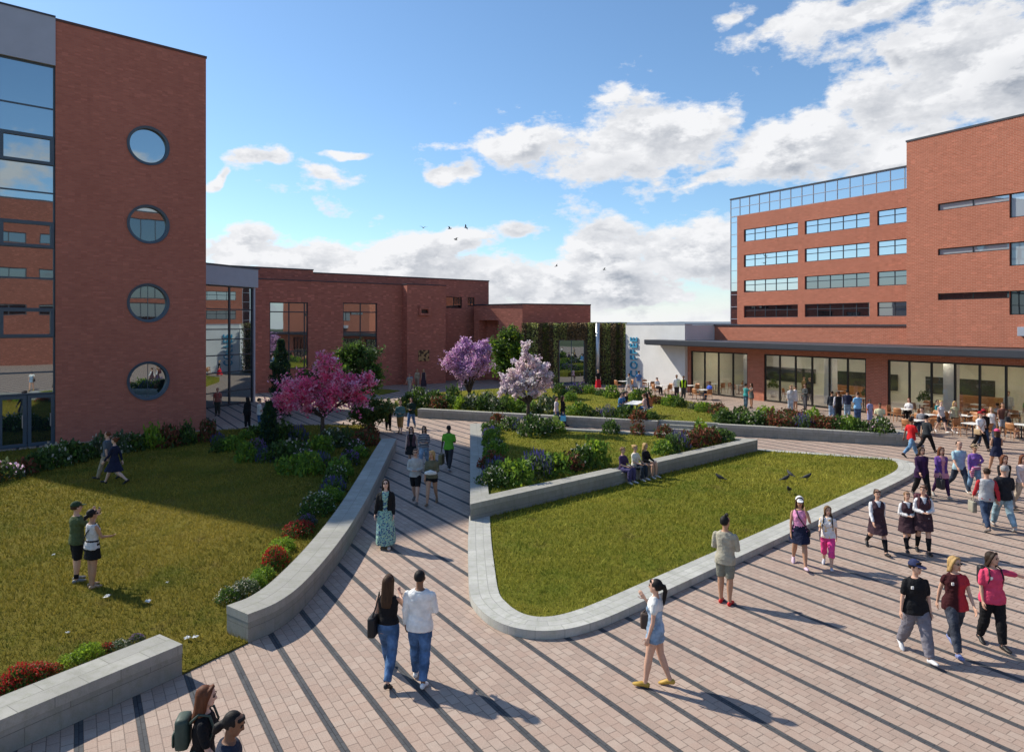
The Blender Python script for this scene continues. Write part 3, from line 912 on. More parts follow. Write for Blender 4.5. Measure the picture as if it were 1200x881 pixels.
A_.part('roof_coping', MB().box(-.35, CXE, 3.12, 3.5, 5.583, 5.69), M['dark_metal'], uv=False)
A_.part('roof', MB().box(-.3, CXE, 3.5, 3.9, 5.3, 5.5).box(-.3, CXE, 7.4, 14, 5.3, 5.5), M['roof'], uv=False)
A_.part('added_skylight', MB().box(-.3, CXE, 3.9, 7.4, 5.4, 5.43), M['glass_cafe'], uv=False)  # roof opening added out of view so daylight brightens the room
cn = MB().bbox(-3.45, CXE, -2.0, 0.9, 3.98, 4.38, .03).box(-.3, CXE, .9, 3.19, 4.12, 4.36)
A_.part('canopy', cn, M['dark_metal'], uv=False)
A_.part('canopy_soffit', MB().box(-3.35, CXE - .1, -1.9, -.02, 3.93, 3.977), plain('soffit', (.12, .12, .125), .7, .05, 1), uv=False)
for a, b, n in groups:
    w = (b - a) / n
    A_.glazed(a, b, .02, 3.498, .06, [a + w * k for k in range(1, n)], (), .1, 'black_frame', 'glass_cafe', 'shopfront_window', .12)
A_.part('interior_end_wall', MB().box(-.28, -.02, .24, 7.4, .03, 4.0), M['interior'], uv=False)
A_.part('white_wall', MB().box(-7.9, -.303, -.3, .5, 0, 5.66).box(-7.9, -.303, .5, 6, 0, 5.6), M['white_wall'], uv=False)
A_.part('white_wall_coping', MB().box(-7.93, -.27, -.33, 6.02, 5.663, 5.74), M['grey_metal'], uv=False)
# the room behind the glass
A_.part('interior_floor', MB().box(-.2, CXE - .1, .24, 9.4, .0, .03), M['interior_floor'], uv=False)
A_.part('interior_wall', MB().box(-.2, CXE - .1, 7.4, 7.55, .03, 4.0), M['interior'], uv=False)
for a, b in ((0, 6.5), (8, 13.2), (15.2, 19.5), (21.5, 30), (32, 40)): A_.part('dark_wall_panel', MB().box(a, b, 7.28, 7.397, .9, 2.05), M['interior_dark'], uv=False)
lt = NT('fill_lamp_glow'); lt.b.inputs['Emission Color'].default_value = (1, .9, .72, 1); lt.b.inputs['Emission Strength'].default_value = 9.  # unseen fill lamps, added to brighten the cafe interior
for i in range(13):
    for d in ((1.9, 5.2) if i > 5 else (1.9, 3.1)):
        q = A_.part('added_fill_lamp', MB().lathe([(.36, 3.66), (.36, 3.717)], 16, 1.6 + i * 2.9, d), M['grey_metal'], uv=False)
        A_.part('fill_lamp_disc', MB().lathe([(.33, 3.645), (.33, 3.658)], 16, 1.6 + i * 2.9, d), lt.mat, q, uv=False)
A_.part('ceiling', MB().box(-.2, CXE - .1, .25, 3.6, 3.72, 3.8).box(16.8, CXE - .1, 3.6, 7.4, 3.72, 3.8), M['ceiling'], uv=False)
for x in (4., 11.2, 19.3, 27, 34): A_.part('interior_column', MB().box(x - .32, x + .32, 2.2, 2.8, .03, 3.72), M['white_wall'], uv=False)
for a, b in ((9, 13), (17.5, 20.5), (29, 33)): A_.part('counter', MB().bbox(a, b, 5.6, 6.3, .03, 1.1, .02), M['chair_wood'], uv=False)

# ------------------------------------------------------------------ brick tower standing on the cafe wing
W_ = Bld('brick_tower_block', 'orange red brick block with stepped slot windows rising over the cafe on the right', 'building', FO, FT)
def slot(s0, s1, zt, zb, zl): return [(s0, s1, zb, zt), (s1, s1 + 3.0, zl, zt)]
ops = []
for zt, zb, zl in ((13.05, 12.62, 11.67), (10.3, 9.9, 8.97), (7.58, 7.17, 6.23)): ops += slot(18.9, 22.75, zt, zb, zl)
for zt, zb, zl in ((13.05, 12.62, 11.67), (10.3, 9.9, 8.97), (7.58, 7.17, 6.23)): ops += [(31., 38., zb, zt)]
mb = facade(MB(), 17., 46, 4.4, 17.25, ops, 1.75, .22)
shell(mb, 17., 46, 1.75, 13, 4.4, 17.25)
W_.part('wall', mb, M['brick_right'])
W_.part('roof', MB().box(17.1, 45.9, 1.85, 12.9, 16.8, 17.0), M['roof'], uv=False)
W_.part('roof_coping', rim(MB(), 17., 46, 1.75, 13, 17.253, 17.36), M['dark_metal'], uv=False)
for a, b, c, d in ops:
    n = max(2, round((b - a) / 2.0))
    W_.glazed(a, b, c, d, 1.85, [a + (b - a) * k / n for k in range(1, n)], (), .05, 'black_frame', 'glass_painted_sky' if c > 8.5 else 'glass_dark')
bx = MB().bbox(23.3, 25.2, 1.35, 1.748, 5.05, 5.55, .02)
vb = bx.build('wall_unit', M['grey_metal']); vb.matrix_world = Matrix.Translation((*FO, 0)) @ Matrix.Rotation(FT, 4, 'Z')
tag(vb, 'small grey box fixed to the brick wall just above the cafe canopy', 'vent')

# ------------------------------------------------------------------ office block behind
OT = math.atan2(-.84, .5426)
O_ = Bld('office_building', 'five-storey orange red brick office block with ribbon windows and a glass top floor', 'building', (22.7, 71.2), OT)
OB, OTOP, OX = 16.85, 18.65, 26.
def osx(px):
    k = (px - CX) / FPX; u = (math.cos(OT), math.sin(OT))
    return (k * 71.2 - 22.7) / (u[0] - k * u[1])
cols = [(osx(871.7), osx(935), 5), (osx(943), osx(1019), 5), (osx(1028), osx(1068), 2)]
rws = [(14.1, 15.35), (11.52, 12.76), (8.95, 10.17), (6.38, 7.58)]
ops = [(a, b, c, d) for a, b, n in cols for c, d in rws]
mb = facade(MB(), .95, OX, 0, OB, ops, 0, .25)
shell(mb, .95, OX, .02, 14, 0, OB)
O_.part('wall', mb, M['brick_right'])
for ci, (a, b, n) in enumerate(cols):
    for ri, (c, d) in enumerate(rws):
        O_.glazed(a, b, c, d, .12, [a + (b - a) * k / n for k in range(1, n)], ((c + d) / 2 + .12,), .06, 'dark_metal', 'glass_dark' if ri == 3 or (ri == 2 and ci) else 'glass_office')
gb = []
n = 22
O_.glazed(.0, OX, OB + .003, OTOP, .1, [OX * k / n for k in range(1, n)], ((OB + OTOP) / 2,), .05, 'grey_metal', 'glass_office', 'glass_top_floor', .12)
O_.glazed(.0, .945, 0, OB, .1, (), [k * 1.25 for k in range(1, 14)], .05, 'grey_metal', 'glass_office', 'glass_corner', .12)
e = MB().box(0, .05, .23, 14, 0, OTOP - .003)
O_.part('glass_side', e, M['glass_office'], uv=False)
O_.part('roof', MB().box(-.05, OX, .05, 14, OTOP + .003, OTOP + .12), M['dark_metal'], uv=False)

# ------------------------------------------------------------------ hall behind the viewer, seen only mirrored in the glass
H_ = Bld('brick_hall', 'plain brick hall across the plaza mirrored in the tower glass', 'building', (44, -12), R(180 + 42))
hw_ = [(-12, 2, 5, 9), (-12, 2, 9.6, 13.5), (-12, 2, 17.5, 22)] + [(x, x + 4, z, z + 1.5) for x in (5, 10.5) for z in (7, 12, 17)]
mb = facade(MB(), -16, 16, 0, 23, hw_, 0, .3)
shell(mb, -16, 16, .01, 10, 0, 23)
H_.part('wall', mb, brick('deep_red_brick', (.24, .085, .06), (.2, .07, .05), (.16, .09, .07), .27, .095))
for a, b, c, d in hw_: H_.glazed(a, b, c, d, .1, [a + (b - a) * k / round((b - a) / 2) for k in range(1, round((b - a) / 2))], (), .12, 'dark_metal', 'glass_dark')
H_.part('roof', MB().box(-16, 16, .05, 10, 23, 23.2), M['dark_metal'], uv=False)

# ------------------------------------------------------------------ COFFEE in standing letters on the white wall
sg = empty('coffee_sign', (*FO, 0), FT, 'tall blue COFFEE sign reading upwards on the white wall', 'sign')
def letter(ch, x, y, z, size, adv_scale):
    cu = bpy.data.curves.new('letter', 'FONT'); cu.body = ch; cu.size = size; cu.extrude = .05; cu.offset = .008
    tmp = bpy.data.objects.new('letter', cu); C.objects.link(tmp)
    me = bpy.data.meshes.new_from_object(tmp.evaluated_get(bpy.context.evaluated_depsgraph_get()))
    bpy.data.objects.remove(tmp)
    # text plane XY -> wall: glyph x runs up the wall, glyph up runs to the left along the wall
    for v in me.vertices:
        gx, gy, gz = v.co
        v.co = (x - gy, y - gz, z + gx * adv_scale)
    me.materials.clear(); me.materials.append(M['blue_paint'])
    w = max((v.co.z for v in me.vertices)) - z
    o = link('letter', me, sg)
    return w
zz = .82
for ch in 'COFFEE':
    w = letter(ch, -6.2, -.39, zz, 1.4, .67)
    zz += w + .12
# ================================================================== TREES AND SHRUBS
def leaf_quads(Pn, size, r, up=.0, asp=.55):
    k = len(Pn)
    a = r.normal(0, 1, (k, 3)); a[:, 2] += up; a /= np.linalg.norm(a, axis=1)[:, None]
    b = np.cross(a, r.normal(0, 1, (k, 3))); b /= np.linalg.norm(b, axis=1)[:, None] + 1e-9
    sz = (size * r.uniform(.6, 1.3, k))[:, None]
    return np.stack([Pn - a * sz, Pn + b * sz * asp - a * sz * .1, Pn + a * sz, Pn - b * sz * asp - a * sz * .1], 1)


def crown_tree(name, label, base, z0, lobes, fork, n, size, mats, wts, tr=.09, seed=1, twigs=9, spread=.33, bare=.0, group=None, lean=0):
    """lobes: (dx, dy, z, rx, rz) above the base level"""
    r = np.random.RandomState(seed)
    root = empty(name, (base[0], base[1], z0), r.uniform(0, 0), label, 'tree', group)
    mb = MB()
    fk = Vector((lean * fork, 0, fork))
    mid = Vector((lean * fork * .4 + r.normal(0, .03), r.normal(0, .03), fork * .5))
    mb.tube([(0, 0, -.08), (0, 0, .05), mid, fk], [tr * 1.6, tr * 1.15, tr * .95, tr * .85], 9)
    tips = []
    for (dx, dy, z, rx, rz) in lobes:
        c = Vector((dx, dy, z))
        m1 = fk.lerp(c, .45) + Vector((r.normal(0, .1), r.normal(0, .1), .12 * rz))
        e = c + Vector((0, 0, rz * .25))
        mb.tube([fk, m1, c, e], [tr * .62, tr * .45, tr * .28, tr * .12], 6)
        for k in range(twigs):
            d = Vector(r.normal(0, 1, 3)); d.normalize()
            rr = r.uniform(.55, 1.0)
            t = c + Vector((d.x * rx * rr, d.y * rx * rr, d.z * rz * rr))
            s = (m1 if r.rand() < .4 else c).lerp(c, r.uniform(0, .8))
            q = s.lerp(t, .5) + Vector((r.normal(0, .06), r.normal(0, .06), r.normal(.05, .06)))
            mb.tube([s, q, t], [tr * .2, tr * .13, tr * .05], 5)
            tips.append((s, q, t, rx))
            for j in range(2):
                s2 = q.lerp(t, r.uniform(0, .6)); d2 = Vector(r.normal(0, 1, 3)) * rx * .35
                t2 = s2 + d2
                mb.tube([s2, s2.lerp(t2, .5) + Vector((0, 0, .03)), t2], [tr * .09, tr * .06, tr * .03], 4)
                tips.append((s2, s2.lerp(t2, .5), t2, rx * .7))
    mb.build('trunk', M['bark'], root, True)
    w = np.array([t[3] for t in tips]); w = w / w.sum()
    idx = r.choice(len(tips), n, p=w)
    u = r.uniform(bare, 1.12, n) ** .75
    A = np.array([[*t[0], *t[1], *t[2]] for t in tips])[idx]
    u_ = u[:, None]
    Pn = np.where(u_ < .5, A[:, :3] * (1 - 2 * u_) + A[:, 3:6] * (2 * u_), A[:, 3:6] * (2 - 2 * u_) + A[:, 6:] * (2 * u_ - 1))
    sp = np.array([t[3] for t in tips])[idx][:, None] * spread
    Pn = Pn + r.normal(0, 1, (n, 3)) * sp * (.3 + .5 * r.rand(n, 1))
    Pn = Pn[Pn[:, 2] > .12]; n = len(Pn)
    V = leaf_quads(Pn, size, r)
    # each spray keeps one hue so that light and dark clumps read
    mi = (np.array([r.choice(len(mats), p=wts) for _ in tips])[idx])[:n]
    jit = r.rand(n) < .35
    mi = np.where(jit, r.choice(len(mats), n, p=wts), mi)
    link('crown', np_mesh('crown', V.reshape(-1, 3), np.arange(4 * n).reshape(-1, 4), [M[m] for m in mats], mi), root)
    return root


def conifer(label, base, z0, h, rad, n, seed, name='conifer'):
    r = np.random.RandomState(seed)
    root = empty(name, (base[0], base[1], z0), 0, label, 'tree')
    MB().tube([(0, 0, -.05), (0, 0, h * .5), (0, 0, h * .95)], [.07, .05, .015], 8).build('trunk', M['bark'], root, True)
    t = r.uniform(0, 1, n) ** .9
    z = .12 + t * (h - .12)
    prof = rad * np.minimum(1, (1 - t) * 2.2 + .10) ** .7 * (.85 + .15 * np.sin(t * 40))
    a = r.uniform(0, 6.283, n); q = prof * r.uniform(.55, 1.08, n) * (1 + .12 * np.sin(a * 5 + z * 7))
    Pn = np.c_[q * np.cos(a), q * np.sin(a), z]
    k = n
    d = np.c_[np.cos(a) * .5, np.sin(a) * .5, np.full(n, 1.)] + r.normal(0, .35, (n, 3)); d /= np.linalg.norm(d, axis=1)[:, None]
    b = np.cross(d, r.normal(0, 1, (n, 3))); b /= np.linalg.norm(b, axis=1)[:, None]
    sz = (.11 * r.uniform(.6, 1.3, n))[:, None]
    V = np.stack([Pn - d * sz * .3, Pn + b * sz * .3 + d * sz * .3, Pn + d * sz, Pn - b * sz * .3 + d * sz * .3], 1)
    link('crown', np_mesh('crown', V.reshape(-1, 3), np.arange(4 * n).reshape(-1, 4), [M['leaf_conifer'], M['leaf_dark']], r.choice(2, n, p=[.7, .3])), root)
    return root


def at(px, Y): return ((px - CX) / FPX * Y, Y)


crown_tree('blossom_tree', 'bright pink flowering cherry tree with a spreading crown on the left lawn', at(378, 32.4), LZ,
           [(-1.5, .1, 2.5, 1.0, .7), (-.6, -.3, 2.9, .75, .55), (.3, .2, 3.75, .75, .75), (.55, .1, 3.0, .7, .6), (1.2, -.2, 2.75, .85, .55), (2.05, .3, 2.95, .5, .42), (.25, -.6, 2.15, .8, .5), (-1.95, .4, 1.95, .65, .45), (.6, .6, 2.7, .85, .75), (-1.0, -.5, 1.95, .75, .42), (1.6, .1, 2.2, .65, .35)],
           1.25, 9800, .08, ['petal_pink', 'petal_pink2'], [.5, .5], .10, 5, 12, .25)
crown_tree('blossom_tree', 'purple pink blossom tree beside the green tree in the upper garden', at(550, 45.), .48,
           [(-1.1, 0, 2.7, .8, .75), (-.3, .3, 3.9, .55, .75), (.45, .2, 3.6, .6, .8), (1.05, 0, 3.6, .5, .8), (.1, -.5, 2.6, .9, .75), (-.75, .2, 3.4, .65, .7), (.8, .4, 2.5, .8, .6), (-.5, -.2, 2.2, .8, .5)],
           .7, 10500, .075, ['petal_mauve', 'petal_mauve2'], [.6, .4], .13, 8, 10, .3)
crown_tree('blossom_tree', 'pale lilac white blossom tree with open branches in the middle garden', at(619, 33.), .52,
           [(-.65, 0, 2.7, .65, .6), (.0, .1, 3.95, .42, .6), (.7, -.1, 2.85, .62, .6), (-.1, -.4, 2.5, .65, .5), (-1.15, .2, 2.0, .42, .28), (.35, .3, 3.3, .55, .55), (-.35, .1, 3.35, .5, .5), (.75, .2, 2.2, .5, .4), (-.5, -.1, 2.1, .5, .4), (.3, -.3, 2.0, .45, .35)],
           1.35, 7600, .075, ['petal_lilac', 'petal_lilac2'], [.5, .5], .085, 12, 9, .17, .15)
crown_tree('green_tree', 'dark green broadleaf tree standing behind the pink blossom tree', at(415, 45.), 0,
           [(-.9, 0, 2.9, 1.1, .9), (.0, .2, 3.8, 1.0, .85), (.9, 0, 2.9, 1.1, 1.0), (.1, -.5, 2.1, 1.2, .9), (1.1, .2, 1.9, .9, .8)],
           1.2, 13000, .1, ['leaf_dark', 'leaf_green'], [.6, .4], .14, 21, 9, .36)
crown_tree('green_tree', 'small dark green tree to the left of the larger tree behind the pink blossoms', at(364, 44.), 0,
           [(-.3, 0, 2.2, .8, .7), (.4, .1, 2.6, .8, .7), (0, -.3, 1.6, .9, .6)], 1.0, 5000, .1, ['leaf_dark', 'leaf_green'], [.7, .3], .1, 23, 8, .36)
crown_tree('green_tree', 'fresh green leafy tree between the purple and the lilac blossom trees', at(594, 50.), .48,
           [(-.5, 0, 3.3, .95, .9), (.4, .2, 4.3, .95, .8), (.7, -.2, 3.0, .95, .9), (-.1, -.4, 2.2, 1.1, .9)],
           1.2, 12000, .1, ['leaf_green', 'leaf_dark', 'leaf_lime'], [.55, .3, .15], .13, 27, 9, .36)
crown_tree('green_tree', 'low olive green bushy tree at the far end of the curved wall', at(437, 36.), LZ,
           [(-.5, 0, 1.15, .75, .55), (.35, .1, 1.3, .75, .5), (.0, -.3, .8, .8, .45)], .4, 4500, .085, ['leaf_olive', 'leaf_dark'], [.55, .45], .08, 31, 8, .36)
conifer('tall narrow dark conifer in front of the glazed building', at(329, 41.), 0, 4.75, .62, 7000, 3)
conifer('small blue green conifer at the left edge of the pink tree\'s bed', at(315, 31.2), LZ, 2.1, .36, 3600, 4)


# shrubs: a handful of kinds, each with a near and a far mesh, then copies
def shrub_mesh(kind, n, size, seed):
    r = np.random.RandomState(seed)
    spec = {'green': (['leaf_green', 'leaf_lime'], [.75, .25], None, 0), 'dark': (['leaf_dark', 'leaf_green'], [.75, .25], None, 0),
            'white': (['leaf_dark', 'leaf_green'], [.7, .3], 'petal_white', .06), 'lime': (['leaf_lime', 'leaf_green'], [.8, .2], None, 0),
            'lavender': (['leaf_grey', 'leaf_green'], [.6, .4], 'petal_blue', .22), 'red': (['leaf_red', 'leaf_dark'], [.62, .38], None, 0),
            'redflower': (['leaf_dark', 'leaf_green'], [.5, .5], 'petal_red', .4), 'grey': (['leaf_grey', 'leaf_dark'], [.7, .3], 'petal_white', .06),
            'violet': (['leaf_dark', 'leaf_grey'], [.6, .4], 'petal_violet', .16), 'pink': (['leaf_dark', 'leaf_grey'], [.6, .4], 'petal_mauve2', .07)}[kind]
    d = r.normal(0, 1, (n, 3)); d[:, 2] = np.abs(d[:, 2]) * 1.0 + .02; d /= np.linalg.norm(d, axis=1)[:, None]
    ph = r.uniform(0, 6.28, 6)
    lump = 1 + .16 * np.sin(d[:, 0] * 5 + ph[0]) * np.sin(d[:, 1] * 5 + ph[1]) + .10 * np.sin(d[:, 0] * 11 + ph[2]) * np.sin(d[:, 1] * 10 + ph[3]) + .08 * np.sin(d[:, 2] * 9 + ph[4])
    rad = lump * r.uniform(.5, 1.04, n) ** .6
    Pn = d * rad[:, None]; Pn[:, 2] *= .96
    V = leaf_quads(Pn, size, r, .5)
    fol = np_mesh('foliage', V.reshape(-1, 3), np.arange(4 * n).reshape(-1, 4), [M[m] for m in spec[0]], r.choice(2, n, p=spec[1]))
    flo = None
    if spec[2]:
        k = int(n * spec[3])
        d = r.normal(0, 1, (k, 3)); d[:, 2] = np.abs(d[:, 2]) + .25; d /= np.linalg.norm(d, axis=1)[:, None]
        Pn = d * r.uniform(.92, 1.12, (k, 1))
        if kind == 'lavender':
            s_ = size * .5
            sz = r.uniform(1., 2.2, k)[:, None] * size
            up = np.c_[r.normal(0, .18, k), r.normal(0, .18, k), np.ones(k)]
            a = r.uniform(0, 6.28, k); b = np.c_[np.cos(a), np.sin(a), np.zeros(k)] * s_ * .6
            V = np.stack([Pn - b, Pn + b, Pn + up * sz + b * .4, Pn + up * sz - b * .4], 1)
        else:
            V = leaf_quads(Pn, size * .72, r, .3, .85)
        flo = np_mesh('flowers', V.reshape(-1, 3), np.arange(4 * k).reshape(-1, 4), [M[spec[2]]])
    return fol, flo


KIND = {'green': 'bushy green shrub', 'dark': 'dark green shrub', 'white': 'dark shrub with white flowers', 'lime': 'bright lime green shrub', 'lavender': 'blue lavender clump',
        'red': 'reddish brown leaved shrub', 'redflower': 'red flowering plant', 'grey': 'grey green shrub', 'violet': 'violet flowering shrub', 'pink': 'grey shrub with pale pink flowers'}
_sm = {}
ORD = 'first second third fourth fifth sixth seventh eighth ninth tenth eleventh twelfth thirteenth fourteenth fifteenth sixteenth seventeenth eighteenth nineteenth twentieth'.split()
ORD += ['twenty-' + q for q in ORD[:9]] + ['thirtieth']


def shrub(kind, x, y, z, rad, h, label, group, seed):
    near = y < 22
    key = (kind, near, seed % 3)
    if key not in _sm:
        fol, flo = shrub_mesh(kind, 1500 if near else 520, .075 if near else .125, 40 + seed % 3 + 7 * len(kind))
        root = empty('shrub', (0, 0, 0))
        link('foliage', fol, root)
        if flo: link('flowers', flo, root)['kind'] = 'stuff'
        _sm[key] = root
        o = root
    else: o = copy_tree(_sm[key])
    o.name = 'flowering_plant' if kind in ('redflower', 'lavender', 'violet') else 'shrub'
    o.location = (x, y, z - .04); o.rotation_euler = (0, 0, seed * 2.4)
    o.scale = (rad, rad * (1 + .1 * math.sin(seed)), h)
    tag(o, label, 'shrub' if o.name.startswith('shrub') else 'flowers', group)
    return o


def row(zone, start, items, z, group, dr=.5, dh=.65):
    """items in the order given; label counts them from START"""
    for i, it in enumerate(items):
        px, py, kind = it[:3]
        k = it[3] if len(it) > 3 else 1.
        p = P(px, py, z)
        j = random.Random(i * 7 + int(px))
        shrub(kind, p.x, p.y, z, dr * .93 * k * j.uniform(.85, 1.15), dh * .88 * k * j.uniform(.8, 1.2), f'{KIND[kind]}, {ORD[i]} from {start} {zone}', group, i + int(px))


row("at the tower's foot", 'the left', [(-14, 566, 'red'), (8, 561, 'pink'), (28, 556, 'red'), (44, 551, 'dark', 1.15), (62, 547, 'white', 1.35), (80, 542, 'white', 1.3), (98, 538, 'dark', 1.1), (116, 535, 'grey'), (140, 530, 'grey'),
    (157, 528, 'white', 1.1), (179, 525, 'lime', 1.15), (200, 523, 'red', 1.1), (219, 521, 'dark', 1.1), (244, 517, 'red', 1.2)], LZ, 'shrubs at the foot of the tower', .55, .95)
row("under the pink tree", 'the left', [(256, 521, 'lavender', .8), (258, 529, 'dark', .75), (273, 528, 'green', 1.15), (288, 515, 'green'), (288, 541, 'green', 1.05), (301, 535, 'violet', 1.05), (311, 541, 'lavender', .9),
    (325, 540, 'dark', 1.2), (335, 522, 'dark', 1.3), (345, 537, 'white', 1.2), (343, 554, 'green', 1.05), (350, 522, 'lavender', 1.1), (356, 543, 'pink', 1.1), (363, 556, 'green', 1.2), (376, 549, 'lavender', 1.05),
    (374, 533, 'green', 1.2), (388, 524, 'grey', 1.1), (401, 521, 'dark', 1.3), (303, 510, 'white', 1.1), (320, 512, 'dark', 1.2)], LZ, 'shrubs under the pink tree', .55, .8)
row("inside the curved wall", 'the far end', [(432, 512, 'red', 1.2), (428, 522, 'red', 1.25), (416, 530, 'pink', 1.25), (421, 536, 'green', 1.0), (410, 545, 'violet', 1.1), (398, 557, 'green', 1.35), (394, 565, 'white', 1.05),
    (391, 577, 'lavender', 1.1), (386, 589, 'green', 1.1), (372, 602, 'white', 1.05), (360, 615, 'violet', .7), (348, 627, 'redflower', .85), (356, 622, 'redflower', .7), (331, 644, 'lime', .85), (323, 656, 'lime', .75), (322, 664, 'redflower', .8),
    (309, 678, 'green', .6), (300, 688, 'green', .55), (288, 697, 'grey', .72), (268, 704, 'white', .62)], LZ, 'plants along the curved wall', .5, .62)
row('along the straight corner wall', 'the left', [(-22, 822, 'redflower'), (3, 812, 'redflower', .9), (22, 803, 'redflower', 1.), (42, 793, 'redflower', .9), (58, 788, 'redflower', .7), (83, 777, 'lime', .8), (104, 771, 'lime', 1.), (124, 763, 'redflower', .55), (139, 760, 'grey', .75), (160, 752, 'violet', .6)],
    LZ, 'plants along the corner wall', .3, .34)
row('round the middle garden bed', 'the lilac tree', [(598, 503, 'white', 1.2), (582, 500, 'red', 1.1), (612, 505, 'lavender', 1.1), (626, 511, 'white', 1.4), (640, 506, 'white', 1.3), (652, 506, 'green', 1.1), (575, 507, 'white', 1.0), (576, 514, 'lavender', .9), (578, 523, 'green', 1.15), (579, 531, 'grey', 1.0),
    (580, 540, 'green', 1.2), (577, 550, 'red', 1.15), (581, 560, 'lavender', 1.1), (577, 569, 'white', 1.2), (603, 566, 'green', 1.35), (628, 559, 'lavender', 1.25), (650, 554, 'green', 1.3), (667, 550, 'red', 1.2), (682, 548, 'white', 1.2), (697, 546, 'green', 1.5)], .52, 'shrubs round the middle garden', .5, .75)
row("at the middle garden's right end", 'the left', [(716, 508, 'dark', 1.05), (747, 509, 'red', .9), (778, 512, 'red', .95), (792, 516, 'white', .8), (776, 532, 'green', 1.), (785, 529, 'dark', .9), (795, 527, 'lavender', 1.1), (808, 524, 'red', 1.1), (820, 521, 'red', 1.2), (822, 514, 'lime', 1.1), (833, 519, 'red', 1.1), (846, 517, 'dark', 1.15)],
    .52, 'shrubs at the end of the middle garden', .5, .75)
row("behind the long upper wall", 'the left', [(479, 476, 'dark'), (490, 470, 'white', 1.1), (498, 477, 'white', 1.1), (509, 470, 'dark', 1.2), (514, 478, 'red', 1.1), (525, 477, 'white', 1.25), (531, 470, 'dark', 1.2), (540, 479, 'lime', .9), (553, 479, 'grey', 1.2), (566, 480, 'dark', 1.25), (571, 472, 'grey', 1.2),
    (581, 481, 'grey', 1.25), (595, 482, 'dark', 1.1), (607, 483, 'green', 1.), (622, 484, 'dark', 1.), (640, 484, 'grey', 1.2)], .48, 'shrubs behind the long wall', .62, .95)
row('in front of the picnic table', 'the left', [(668, 485, 'green', 1.1), (678, 486, 'green', 1.1), (689, 487, 'dark', 1.1), (702, 488, 'pink', .9), (713, 489, 'lavender', 1.), (732, 490, 'dark', 1.2), (747, 491, 'dark', .95), (748, 493, 'red', .9), (763, 492, 'dark', 1.)], .48, 'shrubs in front of the picnic table', .55, .72)
row("along the upper lawn's terrace edge", 'the left', [(656, 460, 'dark', 1.1), (664, 466, 'dark', 1.1), (672, 461, 'lavender', 1.), (668, 470, 'green', .9), (683, 459, 'violet', 1.1), (691, 461, 'green', 1.1), (704, 463, 'dark', .9), (717, 466, 'green', 1.2), (731, 466, 'dark', .7), (746, 469, 'green', 1.25), (756, 470, 'dark', 1.2),
    (770, 473, 'red', .8), (785, 475, 'green', 1.15), (797, 477, 'dark', 1.), (812, 479, 'grey', .6), (824, 482, 'green', 1.15), (840, 484, 'red', 1.15)], .48, 'shrubs along the terrace edge', .6, .8)
row('in the cafe planter', 'the left', [(848, 495, 'dark', 1.15), (859, 496, 'dark', 1.2), (869, 490, 'dark', 1.2), (879, 497, 'white', 1.25), (892, 497, 'white', 1.2), (896, 490, 'lime', 1.1), (906, 498, 'red', 1.2), (918, 500, 'red', 1.2), (923, 493, 'red', 1.), (932, 497, 'red', 1.3), (941, 501, 'lavender', 1.2), (952, 497, 'lime', 1.2),
    (958, 502, 'red', 1.1), (970, 503, 'red', 1.15), (983, 504, 'dark', 1.15), (996, 505, 'green', 1.1), (1009, 506, 'dark', 1.1), (1021, 507, 'pink', .8), (1033, 508, 'white', 1.2)], .47, 'shrubs in the cafe planter', .55, .75)

# birds on the lawn and in the air
def bird_mesh(flying):
    mb = MB()
    if not flying:
        mb.tube([(0, -.13, .10), (0, -.05, .12), (0, .05, .15), (0, .11, .19), (0, .135, .225)], [(.02, .012), (.05, .045), (.055, .06), (.035, .04), (.026, .028)], 10)
        mb.tube([(0, -.1, .11), (0, -.2, .09)], [(.03, .012), (.035, .008)], 8)
        mb.tube([(0, .15, .225), (0, .185, .215)], [.008, .003], 6)
        for s in (-1, 1): mb.tube([(s * .025, .02, .1), (s * .027, .015, .0), (s * .027, .05, -.005)], [.007, .005, .004], 5)
    else:
        mb.tube([(0, -.22, 0), (0, -.08, 0), (0, .08, .01), (0, .17, .02), (0, .22, .01)], [(.05, .01), (.05, .045), (.055, .055), (.035, .035), (.008, .008)], 8)
        for s in (-1, 1):
            mb.loft([[(s * .03, .09, .03), (s * .03, -.07, .03), (s * .03, -.07, .018), (s * .03, .09, .018)], [(s * .24, .10, .15), (s * .24, -.06, .15), (s * .24, -.06, .14), (s * .24, .10, .14)],
                     [(s * .5, .0, .12), (s * .5, -.06, .12), (s * .5, -.06, .115), (s * .5, .0, .115)]])
    return mb


